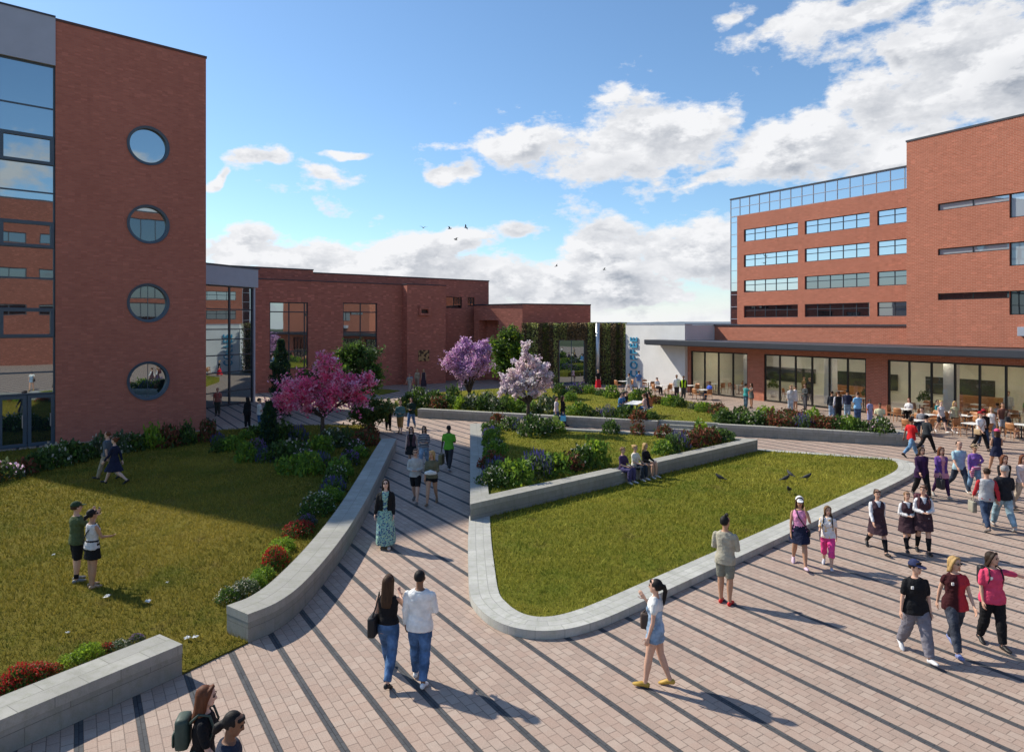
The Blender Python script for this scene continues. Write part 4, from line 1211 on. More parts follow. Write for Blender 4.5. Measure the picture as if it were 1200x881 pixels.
bm_ = plain('dark_feathers', (.035, .035, .042), .6, .3, 20)
gb_ = bird_mesh(False).build('bird', bm_, None, True); fb_ = bird_mesh(True).build('bird', bm_, None, True)
for i, (px, py, az_, lb) in enumerate([(844.5, 564, 60, 'dark bird pecking alone on the lower lawn near the planter wall'), (920, 565, -80, 'dark bird standing left of its neighbours on the lower lawn'), (926.5, 560, 20, 'dark bird furthest back in the group on the lower lawn'),
                                      (945, 563, -90, 'dark bird at the right of the group on the lower lawn'), (925, 578, 140, 'dark bird nearest the kerb behind the girl in the white cap')]):
    o = gb_ if i == 0 else gb_.copy()
    if i: C.objects.link(o)
    p = P(px, py, .15); o.location = p; o.rotation_euler = (0, 0, R(az_)); o.scale = (1.1,) * 3
    tag(o, lb, 'bird', 'birds on the lawn')
for i, (px, py, az_, lb) in enumerate([(496, 267, 30, 'leftmost of the four birds flying together in the sky'), (527, 268, -60, 'second from the left of the four birds flying together'), (546, 267, 80, 'rightmost of the four birds flying together'), (534, 281, 120, 'lowest of the four birds flying together'),
                                      (652, 312, -70, 'lone bird flying left of the other lone bird, over the bank of cloud'), (708, 316, 60, 'tiny far bird flying to the right over the bank of cloud')]):
    o = fb_ if i == 0 else fb_.copy()
    if i: C.objects.link(o)
    Y = 70.
    o.location = ((px - CX) / FPX * Y, Y, CAMH + (HY - py) / FPX * Y); o.rotation_euler = (.2, .5 * math.sin(i), R(az_)); o.scale = (.95 if i < 4 else .7,) * 3
    tag(o, lb, 'bird', 'birds in the sky')

# scraps of white paper on the left lawn
pm = plain('white_paper', (.8, .79, .75), .8, .05, 9)
for i, (px, py, lb) in enumerate([(122, 702, 'torn white paper scrap on the grass at the feet of the couple'), (176, 708, 'bright white paper scrap on the grass right of the couple'), (223, 751, 'white paper scrap on the grass in the gap between the two walls'),
                                 (82, 745, 'small white scrap on the grass behind the red flowers'), (66, 652, 'tiny white scrap on the grass left of the man in a green shirt'), (194, 686, 'tiny white scrap on the grass in the middle of the lawn')]):
    r2 = random.Random(i)
    mb = MB()
    n = 5
    for q in range(3 if i < 3 else 1):
        ox, oy = r2.uniform(-.08, .08), r2.uniform(-.04, .04); w = .045 if i < 3 else .028
        g = [[(ox + w * (a - 2) / 2 + r2.uniform(-.01, .01), oy + w * (b - 2) / 2 + r2.uniform(-.01, .01), .03 + r2.uniform(0, .035)) for b in range(n)] for a in range(n)]
        mb.loft(g, closed=False, cap=False)
    o = mb.build('paper_scrap', pm); o.location = P(px, py, LZ) + Vector((0, 0, .02))
    tag(o, lb, 'litter', 'white scraps on the lawn')
# ================================================================== PEOPLE
SKIN = {'light': (.56, .33, .235), 'tan': (.44, .24, .15), 'brown': (.21, .105, .062), 'dark': (.085, .045, .03), 'pale': (.62, .40, .31)}
HAIRC = {'black': (.012, .010, .010), 'brown': (.055, .028, .015), 'auburn': (.13, .045, .02), 'blond': (.42, .27, .11), 'dkbrown': (.028, .016, .010), 'grey': (.3, .29, .28), 'lightbrown': (.17, .095, .045)}
for k, v in SKIN.items(): M['skin_' + k] = plain('skin_' + k, v, .55, .08, 25, .35)
for k, v in HAIRC.items():
    t = NT('hair_' + k)
    mp_ = t.n('ShaderNodeMapping'); t.l(t.obj(), mp_.inputs[0]); mp_.inputs['Scale'].default_value = (60, 60, 7)
    nz = t.noise(1, 5, mp_.outputs[0], .65)
    t.bump(nz, .3, .02)
    M['hair_' + k] = t.base(t.mix(t.remap(nz, .35, .7), tuple(q * .75 for q in v), tuple(min(1, q * 1.3) for q in v)), .6, .2)
M['lip'] = plain('lip', (.36, .12, .10), .5, .05, 9)
M['eye'] = plain('eye', (.03, .022, .018), .25, .1, 9, .6)
M['lens'] = plain('sunglass_lens', (.01, .01, .012), .15, .05, 5, .7)
_pend = []

ARM = {'down': (4, 8, 12, 2), 'fwd': (20, 7, 20, 0), 'back': (-20, 8, 8, 4), 'hold': (6, 11, 76, -46), 'phone': (48, 12, 100, -12), 'face': (45, 10, 132, -22), 'hip': (-18, 38, 80, -50),
       'out': (12, 78, 8, 76), 'strap': (12, 18, 130, -8), 'carry': (2, 12, 6, 10), 'photo': (50, 10, 98, -16), 'lap': (22, 8, 55, -18), 'hug': (45, 10, 70, -30), 'up': (100, 12, 60, -8)}


def lerp_poly(pts, t):
    """point at fraction t of a 3-point limb (0 root, .5 joint, 1 end)"""
    a, b, c = pts
    return a.lerp(b, t * 2) if t < .5 else b.lerp(c, (t - .5) * 2)


def person(px, py, heading, label, H=1.72, sex='m', top=('tee', (.5, .5, .5)), bottom=('trousers', (.05, .05, .06)), hair=('short', 'brown'), skin='light', shoes=(.03, .03, .03),
           pose='walk', LA=None, RA=None, flip=False, lean=0, head=(0, 0), hat=None, glasses=False, over=None, z=0., xy=None, wide=1., socks=None, extra=()):
    base = Vector((xy[0], xy[1], z)) if xy else P(px, py, z)
    Y = base.y
    res = 0 if Y < 17 else (1 if Y < 30 else 2)
    f = sex == 'f'
    hw, sw = .05 * H, (.093 if f else .107) * H * (1 + (wide - 1) * .5)
    lg = {'walk': ((23, 5, -14), (-15, 20, 24)), 'stride': ((28, 6, -16), (-22, 26, 34)), 'stand': ((3, 3, 0), (-2, 2, 0)), 'sit': ((86, 84, 0), (82, 86, 0)), 'slow': ((12, 4, -4), (-9, 12, 12)), 'low': ((98, 96, 0), (95, 99, 0))}[pose]
    if flip: lg = (lg[1], lg[0])
    if LA is None: LA = ('fwd' if flip else 'back') if pose in ('walk', 'stride') else 'down'
    if RA is None: RA = ('back' if flip else 'fwd') if pose in ('walk', 'stride') else 'down'
    legs, feet = {}, {}
    for sd, (t, k, fp) in zip((-1, 1), lg):
        t, k, fp = R(t), R(k), R(fp)
        s2 = R(3 if pose not in ('sit', 'low') else 6)
        hip = Vector((sd * hw, 0, 0))
        kn = hip + .245 * H * Vector((sd * math.sin(s2) * .3, math.sin(t), -math.cos(t)))
        an = kn + .246 * H * Vector((0, math.sin(t - k), -math.cos(t - k)))
        rot = Matrix.Rotation(-fp, 3, 'X')
        ft = [an + rot @ (Vector(q) * H) for q in ((sd * 0, -.028, -.022), (sd * .003, .03, -.018), (sd * .010, .068, -.027), (sd * .012, .098, -.030))]
        legs[sd] = (hip, kn, an); feet[sd] = ft
    zmin = min(p.z for q in feet.values() for p in q) - .013 * H
    lift = -zmin
    for sd in legs:
        legs[sd] = tuple(p + Vector((0, 0, lift)) for p in legs[sd]); feet[sd] = [p + Vector((0, 0, lift)) for p in feet[sd]]
    rl = Matrix.Rotation(-R(lean), 3, 'X')
    U = lambda x, y, dz: rl @ (Vector((x, y, dz)) * H) + Vector((0, 0, lift))
    rh = Matrix.Rotation(-R(head[0]), 3, 'Z') @ Matrix.Rotation(R(head[1]), 3, 'X')
    HC = Vector((0, .002, .36))
    HD = lambda x, y, dz: U(*(HC + rh @ (Vector((x, y, dz)) - HC)))
    arms, hd = {}, {}
    for sd, nm in ((-1, LA), (1, RA)):
        a, ab, e, ab2 = ARM[nm]
        a, ab, e, ab2 = R(a), R(ab), R(e), R(ab2)
        sh = Vector((sd * sw / H, -.004, .262))
        dirv_ = lambda an_, b_: Vector((sd * math.sin(b_), math.sin(an_) * math.cos(b_), -math.cos(an_) * math.cos(b_)))
        el = sh + .160 * dirv_(a, ab); wr = el + .148 * dirv_(a + e, ab2)
        arms[sd] = tuple(U(*q) for q in (sh, el, wr)); hd[sd] = (arms[sd][2] - arms[sd][1]).normalized()

    def ell(fn, c, rx, ry, n=18): return [fn(c[0] + rx * math.cos(2 * math.pi * k / n), c[1] + ry * math.sin(2 * math.pi * k / n), c[2]) for k in range(n)]
    tprof = [(-.055, .106, .066, 0), (-.01, .106, .071, -.004), (.04, .095, .065, -.002), (.09, .076, .054, .002), (.15, .082, .059, .002), (.20, .088, .064, .004), (.25, .088, .054, 0), (.285, .064, .042, -.002), (.303, .034, .034, -.003)] if f else \
        [(-.055, .104, .066, 0), (-.01, .103, .067, -.003), (.05, .089, .062, 0), (.10, .084, .06, .002), (.17, .093, .064, .002), (.23, .102, .064, 0), (.265, .099, .055, -.002), (.288, .07, .045, -.003), (.304, .042, .038, -.004)]
    tprof = [(a, rx * wide, ry * wide, c) for a, rx, ry, c in tprof]

    def torso(mb, inf, z0=-.055, z1=.304, flare=0.):
        pr = []
        for i in range(25):
            dz = z0 + (z1 - z0) * i / 24
            for q, q2 in zip(tprof[:-1], tprof[1:]):
                if q[0] <= dz <= q2[0] or q2 is tprof[-1] or (q is tprof[0] and dz < q[0]):
                    t = max(0, min(1, (dz - q[0]) / (q2[0] - q[0])))
                    t = t * t * (3 - 2 * t) * .5 + t * .5
                    if dz < q[0] and q is not tprof[0]: continue
                    fl = flare * max(0, (.1 - dz) / .2)
                    pr.append(ell(U, (0, q[3] * (1 - t) + q2[3] * t, dz), q[1] * (1 - t) + q2[1] * t + inf / H + fl, q[2] * (1 - t) + q2[2] * t + inf / H + fl)); break
        mb.loft(pr)
        if f and z1 > .2:
            for sd in (-1, 1): mb.tube([U(sd * .036, .03, .205), U(sd * .037, .052, .198)], [.036 * H + inf, .028 * H + inf], 12)

    lp = [(0, .056), (.22, .051), (.42, .040), (.5, .036), (.6, .037), (.7, .035), (.86, .025), (.97, .022)]
    if f: lp = [(a, b * .97) for a, b in lp]

    def leg(mb, sd, inf, end=1., start=0., hem=0.):
        ts = [q for q in lp if start <= q[0] <= end]
        if end < 1. and (not ts or ts[-1][0] < end - .02):
            r_e = np.interp(end, [q[0] for q in lp], [q[1] for q in lp]); ts.append((end, r_e))
        wl = wide if wide > 1 else 1
        mb.tube([lerp_poly(legs[sd], q[0]) for q in ts], [q[1] * H * wl + inf * (.4 + .6 * min(1, q[0] / .2)) + hem * max(0, q[0] - .3) for q in ts], 14, rnd_cap=False)

    def arm(mb, sd, inf, end=1., start=0.):
        ap = [(0, .021), (.07, .027), (.2, .027), (.4, .0235), (.5, .022), (.62, .023), (.8, .018), (1., .0145)]
        if f: ap = [(a, b * .85) for a, b in ap]
        ts = [q for q in ap if start <= q[0] <= end]
        if ts[-1][0] < end - .02: ts.append((end, float(np.interp(end, [q[0] for q in ap], [q[1] for q in ap]))))
        mb.tube([lerp_poly(arms[sd], q[0]) for q in ts], [q[1] * H + inf for q in ts], 12)

    def pend(mb, name, mats, parent, vox, smooth=True, post=None):
        o = mb.build(name, mats, parent, True)
        if vox:
            m = o.modifiers.new('r', 'REMESH'); m.mode = 'VOXEL'; m.voxel_size = vox; m.use_smooth_shade = True
            m2 = o.modifiers.new('s', 'SMOOTH'); m2.factor = .5; m2.iterations = 2
            _pend.append((o, post))
        return o
    VX = (.0095, .014, .021)[res]; VC = (.0125, .016, .022)[res]
    # ---- the body, one surface
    b = MB()
    torso(b, 0)
    for sd in (-1, 1):
        leg(b, sd, 0)
        b.tube(feet[sd], [(.019 * H, .02 * H), (.022 * H, .02 * H), (.025 * H, .014 * H), (.018 * H, .010 * H)], 10, up=(1, 0, 0))
        b.tube([legs[sd][2] + Vector((0, 0, .02)), feet[sd][0].lerp(feet[sd][1], .5)], [.021 * H, .019 * H], 8)
        arm(b, sd, 0)
        w = arms[sd][2]; d = hd[sd]
        side = Vector((0, 1, 0)) - d * d.y
        side = side.normalized() if side.length > .3 else Vector((1, 0, 0))
        nrm_ = d.cross(side) * sd
        b.tube([w - d * .01, w + d * .02 * H, w + d * .045 * H], [(.014 * H, .012 * H), (.021 * H, .011 * H), (.022 * H, .010 * H)], 10, up=side)
        fr = (.0052 if res == 0 else .0062) * H
        for q, L_f in zip((-1.5, -.5, .5, 1.5), (.034, .043, .046, .041)):
            k0 = w + d * .044 * H + side * q * .0118 * H
            b.tube([k0 - d * .012 * H, k0, k0 + (d * .6 - nrm_ * .18) * L_f * H, k0 + (d * .95 - nrm_ * .55) * L_f * H], [fr, fr, fr * .92, fr * .7], 7)
        k0 = w + d * .012 * H + side * .018 * H
        b.tube([k0, k0 + (d * .6 + side * .75) * .024 * H, k0 + (d * 1.2 + side * .72) * .036 * H], [fr * 1.2, fr * 1.1, fr * .8], 7)
    b.tube([U(0, -.006, .285), U(0, -.004, .33), U(0, .002, .375)], [.036 * H * (.85 if f else 1), .031 * H * (.85 if f else 1), .033 * H * (.88 if f else 1)], 12)
    hp = [(.342, .014, .016, .030), (.350, .026, .028, .022), (.365, .035, .042, .012), (.385, .0395, .051, .005), (.41, .044, .057, .0), (.43, .0455, .059, -.003), (.448, .043, .055, -.005), (.462, .032, .042, -.006), (.469, .016, .02, -.006)]
    fs_ = .95 if f else 1
    b.loft([ell(HD, (0, c, dz), rx * fs_, ry * fs_, 18) for dz, rx, ry, c in hp])
    b.tube([HD(0, .056 * fs_, .412), HD(0, .0655 * fs_, .392), HD(0, .056, .384)], [.0055 * H, .0088 * H, .006 * H], 8)
    for sd in (-1, 1): b.tube([HD(sd * .045 * fs_, -.004, .385), HD(sd * .048 * fs_, -.006, .408)], [(.006 * H, .009 * H), (.006 * H, .012 * H)], 8)
    mouth = HD(0, .056, .3655)

    def lips(me, mouth=mouth, H=H):
        n = len(me.polygons); c = np.empty(n * 3); me.polygons.foreach_get('center', c); c = c.reshape(-1, 3)
        dd = np.abs(c - np.array(mouth)); m = (dd[:, 0] < .015 * H) & (dd[:, 1] < .02 * H) & (dd[:, 2] < .0055 * H)
        me.polygons.foreach_set('material_index', m.astype(np.int32))
    body = pend(b, 'person', [M['skin_' + skin], M['lip']], None, VX, post=lips if res < 2 else None)
    body.location = base; body.rotation_euler = (0, 0, -R(heading))
    tag(body, label, 'person')
    if res < 2:
        for sd in (-1, 1):
            e = MB().tube([HD(sd * .0175, .045, .409), HD(sd * .018, .0525, .409)], [(.0085 * H, .006 * H), (.0075 * H, .0052 * H)], 8); e.build('eye', M['eye'], body, True)
            MB().tube([HD(sd * .010, .0565, .4215), HD(sd * .018, .057, .4235), HD(sd * .027, .049, .4205)], .0028 * H, 6).build('eyebrow', M['hair_' + hair[1]], body, True)
    # ---- clothes
    def skirt(mb, z0, hem, inf, flare):
        rings = []
        for i in range(11):
            dz = z0 + (hem - z0) * i / 10
            xs_, ys_, rr = [], [], []
            zz_ = dz * H + lift
            for sd in (-1, 1):
                a, b2, c = legs[sd]
                q = a if zz_ >= a.z else (a.lerp(b2, (a.z - zz_) / max(1e-4, a.z - b2.z)) if zz_ >= b2.z else b2.lerp(c, min(1, (b2.z - zz_) / max(1e-4, b2.z - c.z))))
                xs_.append(q.x); ys_.append(q.y)
            t = max(0, (z0 - dz) / max(1e-4, z0 - hem))
            if dz > -.02:
                tp = [(q[0], q[1], q[2]) for q in tprof]
                rx = float(np.interp(dz, [q[0] for q in tp], [q[1] for q in tp])) * H + inf; ry = float(np.interp(dz, [q[0] for q in tp], [q[2] for q in tp])) * H + inf; cy = 0
            else:
                rx = max(abs(q) for q in xs_) + .056 * H + inf + flare * t; ry = (max(ys_) - min(ys_)) / 2 + .055 * H + inf + flare * t; cy = (max(ys_) + min(ys_)) / 2
            wob = lambda k: 1 + .035 * t * math.sin(k * 2 * math.pi / 24 * 7 + i * .3)
            rings.append([Vector((rx * wob(k) * math.cos(2 * math.pi * k / 24), cy + ry * wob(k) * math.sin(2 * math.pi * k / 24), zz_)) for k in range(24)])
        mb.loft(rings[::-1])
    fab = lambda c: c if not isinstance(c, tuple) else (fabric(*c) if isinstance(c[0], tuple) else fabric(c))
    kind, col = bottom[0], bottom[1]
    if kind in ('trousers', 'jeans', 'shorts', 'capri', 'leggings', 'wide'):
        mb = MB()
        inf = {'leggings': .007, 'wide': .026}.get(kind, .014)
        end = {'shorts': bottom[2] if len(bottom) > 2 else .44, 'capri': .72}.get(kind, .975)
        torso(mb, .006, -.055, .06)
        for sd in (-1, 1): leg(mb, sd, inf, end, hem=.014 if kind != 'leggings' else 0)
        pend(mb, {'shorts': 'shorts', 'jeans': 'jeans', 'leggings': 'leggings'}.get(kind, 'trousers'), fab(col) if kind != 'jeans' else fab((col, 'denim') if isinstance(col[0], float) else col), body, VC)
    elif kind == 'skirt':
        mb = MB(); skirt(mb, .085, bottom[2], .016, bottom[3] if len(bottom) > 3 else .04)
        pend(mb, 'skirt', fab(col), body, VC)
    kind, col = top[0], top[1]
    if kind != 'none':
        mb = MB()
        z0 = {'dress': -.02}.get(kind, -.028)
        if len(top) > 2 and kind != 'dress': z0 = top[2]
        torso(mb, .019 if kind not in ('tank', 'dress') else .014, z0, .285 if kind in ('tank',) else .299, .016 if kind in ('loose',) else .007)
        send = {'tee': .42, 'long': .95, 'cap': .2, 'loose': .4, 'half': .62}.get(kind, 0)
        if kind == 'dress': send = top[4] if len(top) > 4 else 0
        if send:
            for sd in (-1, 1): arm(mb, sd, .015 if send < .9 else .012, send)
        if kind == 'dress': skirt(mb, .05, top[2], .016, top[3])
        pend(mb, {'dress': 'dress', 'tank': 'vest_top'}.get(kind, 'shirt'), fab(col), body, VC)
    if over:
        mb = MB()
        torso(mb, .03, over[2] if len(over) > 2 else -.06, .3)
        if over[0] in ('cardigan', 'jacket'):
            for sd in (-1, 1): arm(mb, sd, .022, .94)

        def opened(me, H=H, lift=lift, wd=.028 * H if over[0] != 'jacket' else .012 * H):
            bm = bmesh.new(); bm.from_mesh(me)
            gone = [q for q in bm.faces if abs(q.calc_center_median().x) < wd * (1 + .9 * max(0, (q.calc_center_median().z - lift - .12 * H) / (.18 * H))) and q.calc_center_median().y > .0 and q.calc_center_median().z - lift < .31 * H]
            bmesh.ops.delete(bm, geom=gone, context='FACES'); bm.to_mesh(me); bm.free()
        def vneck(me, H=H, lift=lift):
            bm = bmesh.new(); bm.from_mesh(me)
            gone = []
            for q in bm.faces:
                c = q.calc_center_median(); u = (c.z - lift) / H
                if (c.y > 0 and u > .215 and abs(c.x) < (u - .2) * .42 * H and u < .31) : gone.append(q)
            bmesh.ops.delete(bm, geom=gone, context='FACES'); bm.to_mesh(me); bm.free()
        pend(mb, {'vest': 'waistcoat'}.get(over[0], over[0]), fab(over[1]), body, VC, post=vneck if over[0] == 'pinafore' else opened)
    # ---- shoes and socks
    if shoes is not None:
        sm_ = plain('shoe', shoes, .5, .1, 9)
        for sd in (-1, 1):
            fq = feet[sd]
            MB().tube(fq + [fq[-1] + (fq[-1] - fq[-2]).normalized() * .012 * H], [(.021 * H, .025 * H), (.023 * H, .025 * H), (.027 * H, .018 * H), (.022 * H, .014 * H), (.012 * H, .01 * H)], 12, up=(1, 0, 0)).build('shoe', sm_, body, True)
    if socks:
        for sd in (-1, 1):
            mb = MB(); leg(mb, sd, .006, 1., socks[1]); mb.build('sock', fab(socks[0]), body, True)
    # ---- hair and hats
    st, hc = hair
    if st != 'bald':
        mb = MB()
        cap_ = []
        low_ = .385 if st in ('short', 'crop') else .372
        g = (.965, .98, 1.)[res] if st == 'crop' else 1.
        for i in range(12):
            q = math.pi * i / 11
            dz = .42 + .0575 * g * math.cos(q)
            rr = max(.02, math.sin(q))
            cap_.append(ell(HD, (0, -.0145 - (.006 if dz < .41 else 0), max(dz, low_ + (dz - low_) * .15 if dz < low_ else dz)), .0515 * g * rr, .0575 * g * rr, 18))
        mb.loft(cap_[::-1])
        if st == 'short': mb.tube([HD(-.03, .034, .452), HD(0, .045, .456), HD(.03, .034, .452)], .012 * H, 8)
        if st in ('long', 'verylong', 'bob'):
            e = {'bob': .325, 'long': .245, 'verylong': .19}[st]
            for sd in (-1, 1): mb.tube([HD(sd * .028, .028, .455), HD(sd * .045, .012, .425), HD(sd * .047, -.004, .385), U(sd * .046, -.01, .335), U(sd * .05, -.022, max(e, .28))], [(.012 * H, .016 * H), (.012 * H, .022 * H), (.012 * H, .024 * H), (.013 * H, .026 * H), (.010 * H, .016 * H)], 10)
            rings = [ell(HD, (0, -.03, .43), .05, .04, 16), ell(HD, (0, -.035, .385), .052, .036, 16), ell(U, (0, -.043, .335), .054, .03, 16), ell(U, (0, -.058, min(.29, e + .05)), .056, .022, 16), ell(U, (0, -.066, e), .042, .014, 16)]
            mb.loft(rings[::-1])
            mb.tube([HD(-.02, .03, .462), HD(0, .036, .466), HD(.02, .03, .462)], .013 * H, 8)
        if st == 'ponytail':
            mb.tube([HD(0, -.055, .43), HD(0, -.085, .425), U(0, -.092, .37), U(0, -.082, .30), U(0, -.078, .235)], [.012 * H, .018 * H, .022 * H, .019 * H, .006 * H], 10)
            mb.tube([HD(-.03, .036, .45), HD(0, .045, .452), HD(.03, .036, .45)], .011 * H, 8)
        if st == 'bun':
            mb.tube([HD(0, -.06, .44), HD(0, -.085, .445)], [.024 * H, .022 * H], 12)
        if st in ('bun', 'plaits'): mb.tube([HD(-.034, .03, .446), HD(0, .043, .452), HD(.034, .03, .446)], .012 * H, 8)
        if st == 'plaits':
            mb.tube([HD(0, -.055, .40), U(0, -.08, .385), U(0, -.092, .36)], [.02 * H, .03 * H, .018 * H], 10)
        if st == 'quiff':
            mb.tube([HD(-.018, .03, .468), HD(.0, .034, .487), HD(.02, .018, .482)], [.015 * H, .019 * H, .012 * H], 8); mb.tube([HD(.01, -.02, .47), HD(.014, -.012, .49)], [.022 * H, .012 * H], 8)
        pend(mb, 'hair', M['hair_' + hc], body, (.009, .013, .02)[res])
    if hat:
        mb = MB()
        rings = []
        for i in range(7):
            q = math.pi / 2 * i / 6
            rings.append(ell(HD, (0, -.010, .427 + .06 * math.sin(q)), .0565 * max(.05, math.cos(q)), .0655 * max(.05, math.cos(q)), 18))
        mb.loft(rings)
        mb.tube([HD(0, .045, .43), HD(0, .085, .427), HD(0, .108, .42)], [(.045 * H, .006 * H), (.042 * H, .005 * H), (.026 * H, .004 * H)], 12, up=tuple(HD(1, 0, .4) - HD(0, 0, .4)))
        mb.build('cap', fab(hat), body, True)
    if glasses:
        mb = MB()
        for sd in (-1, 1):
            mb.tube([HD(sd * .019, .052, .4085), HD(sd * .019, .0595, .4085)], [(.0155 * H, .0105 * H), (.0145 * H, .0095 * H)], 10, up=tuple(HD(1, 0, .4) - HD(0, 0, .4)))
            mb.tube([HD(sd * .034, .05, .411), HD(sd * .049, .0, .411)], .0028 * H, 5)
        mb.build('sunglasses', M['lens'], body, True)
    body['_h'] = H
    return dict(o=body, arms=arms, hd=hd, U=U, HD=HD, H=H, rz=-R(heading), base=base, lift=lift)


def world(p, q): return p['base'] + Matrix.Rotation(p['rz'], 3, 'Z') @ Vector(q)


def bag(p, kind, col, label, sd=1, size=1., fw=0.):
    H = p['H']; U = p['U']
    m = plain('bag_leather', col, .55, .15, 14)
    mb, st = MB(), MB()
    if kind == 'backpack':
        c = U(0, -.125, .19)
        mb.bbox(c.x - .15 * size, c.x + .15 * size, c.y - .10 * size, c.y + .07, c.z - .23 * size, c.z + .2 * size, .05)
        mb.bbox(c.x - .11 * size, c.x + .11 * size, c.y - .14 * size, c.y - .09 * size, c.z - .19 * size, c.z - .0, .03)
        for s_ in (-1, 1): st.tube([U(s_ * .055, -.08, .26), U(s_ * .06, -.03, .315), U(s_ * .062, .04, .305), U(s_ * .068, .075, .22), U(s_ * .075, .03, .10), U(s_ * .07, -.07, .07)], .014, 6)
    elif kind == 'shoulder':
        c = U(sd * .13, -.01 + fw, .02)
        mb.bbox(c.x - .055 * size, c.x + .055 * size, c.y - .17 * size, c.y + .17 * size, c.z - .15 * size, c.z + .13 * size, .04)
        st.tube([c + Vector((0, -.13 * size, .11)), U(sd * .10, -.05, .2), U(sd * .085, -.01, .315), U(sd * .10, .045, .2), c + Vector((0, .13 * size, .11))], .012, 6)
    elif kind == 'cross':
        c = U(sd * .12, .03, -.03)
        mb.bbox(c.x - .05 * size, c.x + .05 * size, c.y - .13 * size, c.y + .13 * size, c.z - .1 * size, c.z + .1 * size, .03)
        st.tube([c + Vector((0, .05, .08)), U(sd * .05, .085, .10), U(-sd * .02, .09, .2), U(-sd * .065, .03, .315), U(-sd * .03, -.08, .2), U(sd * .06, -.085, .06), c + Vector((0, -.05, .08))], .012, 6)
    else:                                                        # carried in the hand
        w = p['arms'][sd][2] + p['hd'][sd] * .06 * H
        c = w - Vector((0, 0, .24 * size))
        mb.bbox(c.x - .06 * size, c.x + .06 * size, c.y - .16 * size, c.y + .16 * size, c.z - .17 * size, c.z + .14 * size, .03)
        st.tube([c + Vector((0, -.10 * size, .13 * size)), w + Vector((0, -.03, .0)), w + Vector((0, .03, 0)), c + Vector((0, .10 * size, .13 * size))], .011, 6)
    o = mb.build({'backpack': 'backpack', 'shoulder': 'shoulder_bag', 'cross': 'shoulder_bag'}.get(kind, 'handbag'), m, None, True)
    o.location = p['base']; o.rotation_euler = (0, 0, p['rz'])
    st.build('strap', m, o, True)
    return tag(o, label, 'bag')


# ------------------------------------------------------------------ who is there
W_ = lin(236, 236, 234)
BLK = (.014, .014, .016); NAVY = (.018, .022, .05); DENIM = (.05, .105, .21); DKDEN = (.022, .038, .075); LTDEN = (.17, .24, .33); GREY = (.16, .165, .18); KHAKI = (.36, .30, .2)
RED = (.52, .03, .035); BURG = (.07, .018, .03); BLUE = (.32, .52, .68); PURP = (.13, .06, .26); PINK = (.72, .30, .50); GREEN = (.12, .36, .035); TAN = (.40, .22, .10)

A = person(455, 797, 8, 'woman with long brown hair in a black sleeveless top and jeans walking away', 1.70, 'f', ('tank', BLK, .03), ('jeans', DENIM), ('verylong', 'brown'), 'light', (.02, .02, .02), 'walk', LA='down', RA='hug')
bag(A, 'shoulder', BLK, 'black slouchy shoulder bag hanging from the woman in the black sleeveless top', -1, 1.15)
person(492, 799, 4, 'man with short black hair in a white long sleeved shirt and jeans walking away', 1.78, 'm', ('long', W_, -.06), ('jeans', DENIM), ('crop', 'black'), 'brown', (.75, .75, .75), 'slow', LA='down', RA='hold', wide=1.06)
person(452, 641, 176, 'woman in a long green and blue patterned dress and black cardigan', 1.72, 'f', ('dress', ((.26, .46, .40), 'flower', (.03, .08, .22), (.45, .58, .35)), -.47, .05), ('none', 0), ('long', 'dkbrown'), 'pale', (.6, .5, .42), 'slow', LA='down', RA='carry', head=(0, 14), glasses=True, over=('cardigan', BLK, .02))
G = person(487, 589, 182, 'man in a light grey jumper and black shorts walking beside a blond woman', 1.75, 'm', ('long', (.42, .41, .40), -.04), ('shorts', BLK, .46), ('short', 'dkbrown'), 'light', (.1, .09, .08), 'walk', LA='hold', RA='hold', glasses=True)
G = person(506, 591, 184, 'blond woman in an olive top and very short black shorts holding a white bundle', 1.72, 'f', ('half', (.13, .12, .075)), ('shorts', BLK, .2), ('long', 'blond'), 'tan', (.2, .12, .07), 'walk', LA='hold', RA='down', flip=True, head=(25, 0))
bw = MB().tube([G['U'](-.09, .12, .085), G['U'](0, .14, .10), G['U'](.09, .12, .085)], [.05, .085, .05], 12).build('bundle', fabric((.7, .7, .68)), None, True)
bw.location = G['base']; bw.rotation_euler = (0, 0, G['rz']); tag(bw, 'white folded bundle held by the blond woman in short black shorts', 'bag')
person(482, 549, 180, 'auburn haired woman in sunglasses and a dark dress behind the man in the grey jumper', 1.68, 'f', ('dress', BLK, -.17, .05), ('none', 0), ('long', 'auburn'), 'pale', BLK, 'walk', glasses=True, over=('vest', (.11, .06, .07), .02))
person(497, 549, 184, 'woman in sunglasses, a dark striped top and pale jeans', 1.70, 'f', ('half', ((.05, .05, .07), 'stripe', (.4, .38, .38))), ('jeans', LTDEN), ('long', 'brown'), 'light', (.1, .1, .1), 'walk', flip=True, glasses=True, RA='hold', LA='hold')
G = person(526, 551, 10, 'man in a bright green shirt and dark trousers walking away along the walkway', 1.78, 'm', ('tee', GREEN, -.06), ('trousers', (.035, .035, .04)), ('crop', 'black'), 'dark', (.3, .3, .32), 'walk', LA='carry', RA='hold')
bag(G, 'hand', (.16, .13, .06), 'olive coat-like bag carried by the man in the bright green shirt', -1, 1.3)
person(455, 504, 355, 'person in a navy top over white and black trousers by the olive green tree', 1.75, 'm', ('tee', NAVY, .03), ('trousers', BLK), ('short', 'black'), 'light', BLK, 'stand', LA='hold')
person(469, 508, 178, 'man in a teal jacket and mustard trousers at the far end of the walkway', 1.75, 'm', ('long', (.09, .17, .16)), ('capri', (.36, .19, .06)), ('short', 'auburn'), 'light', (.3, .18, .1), 'walk', LA='hold', RA='hold')
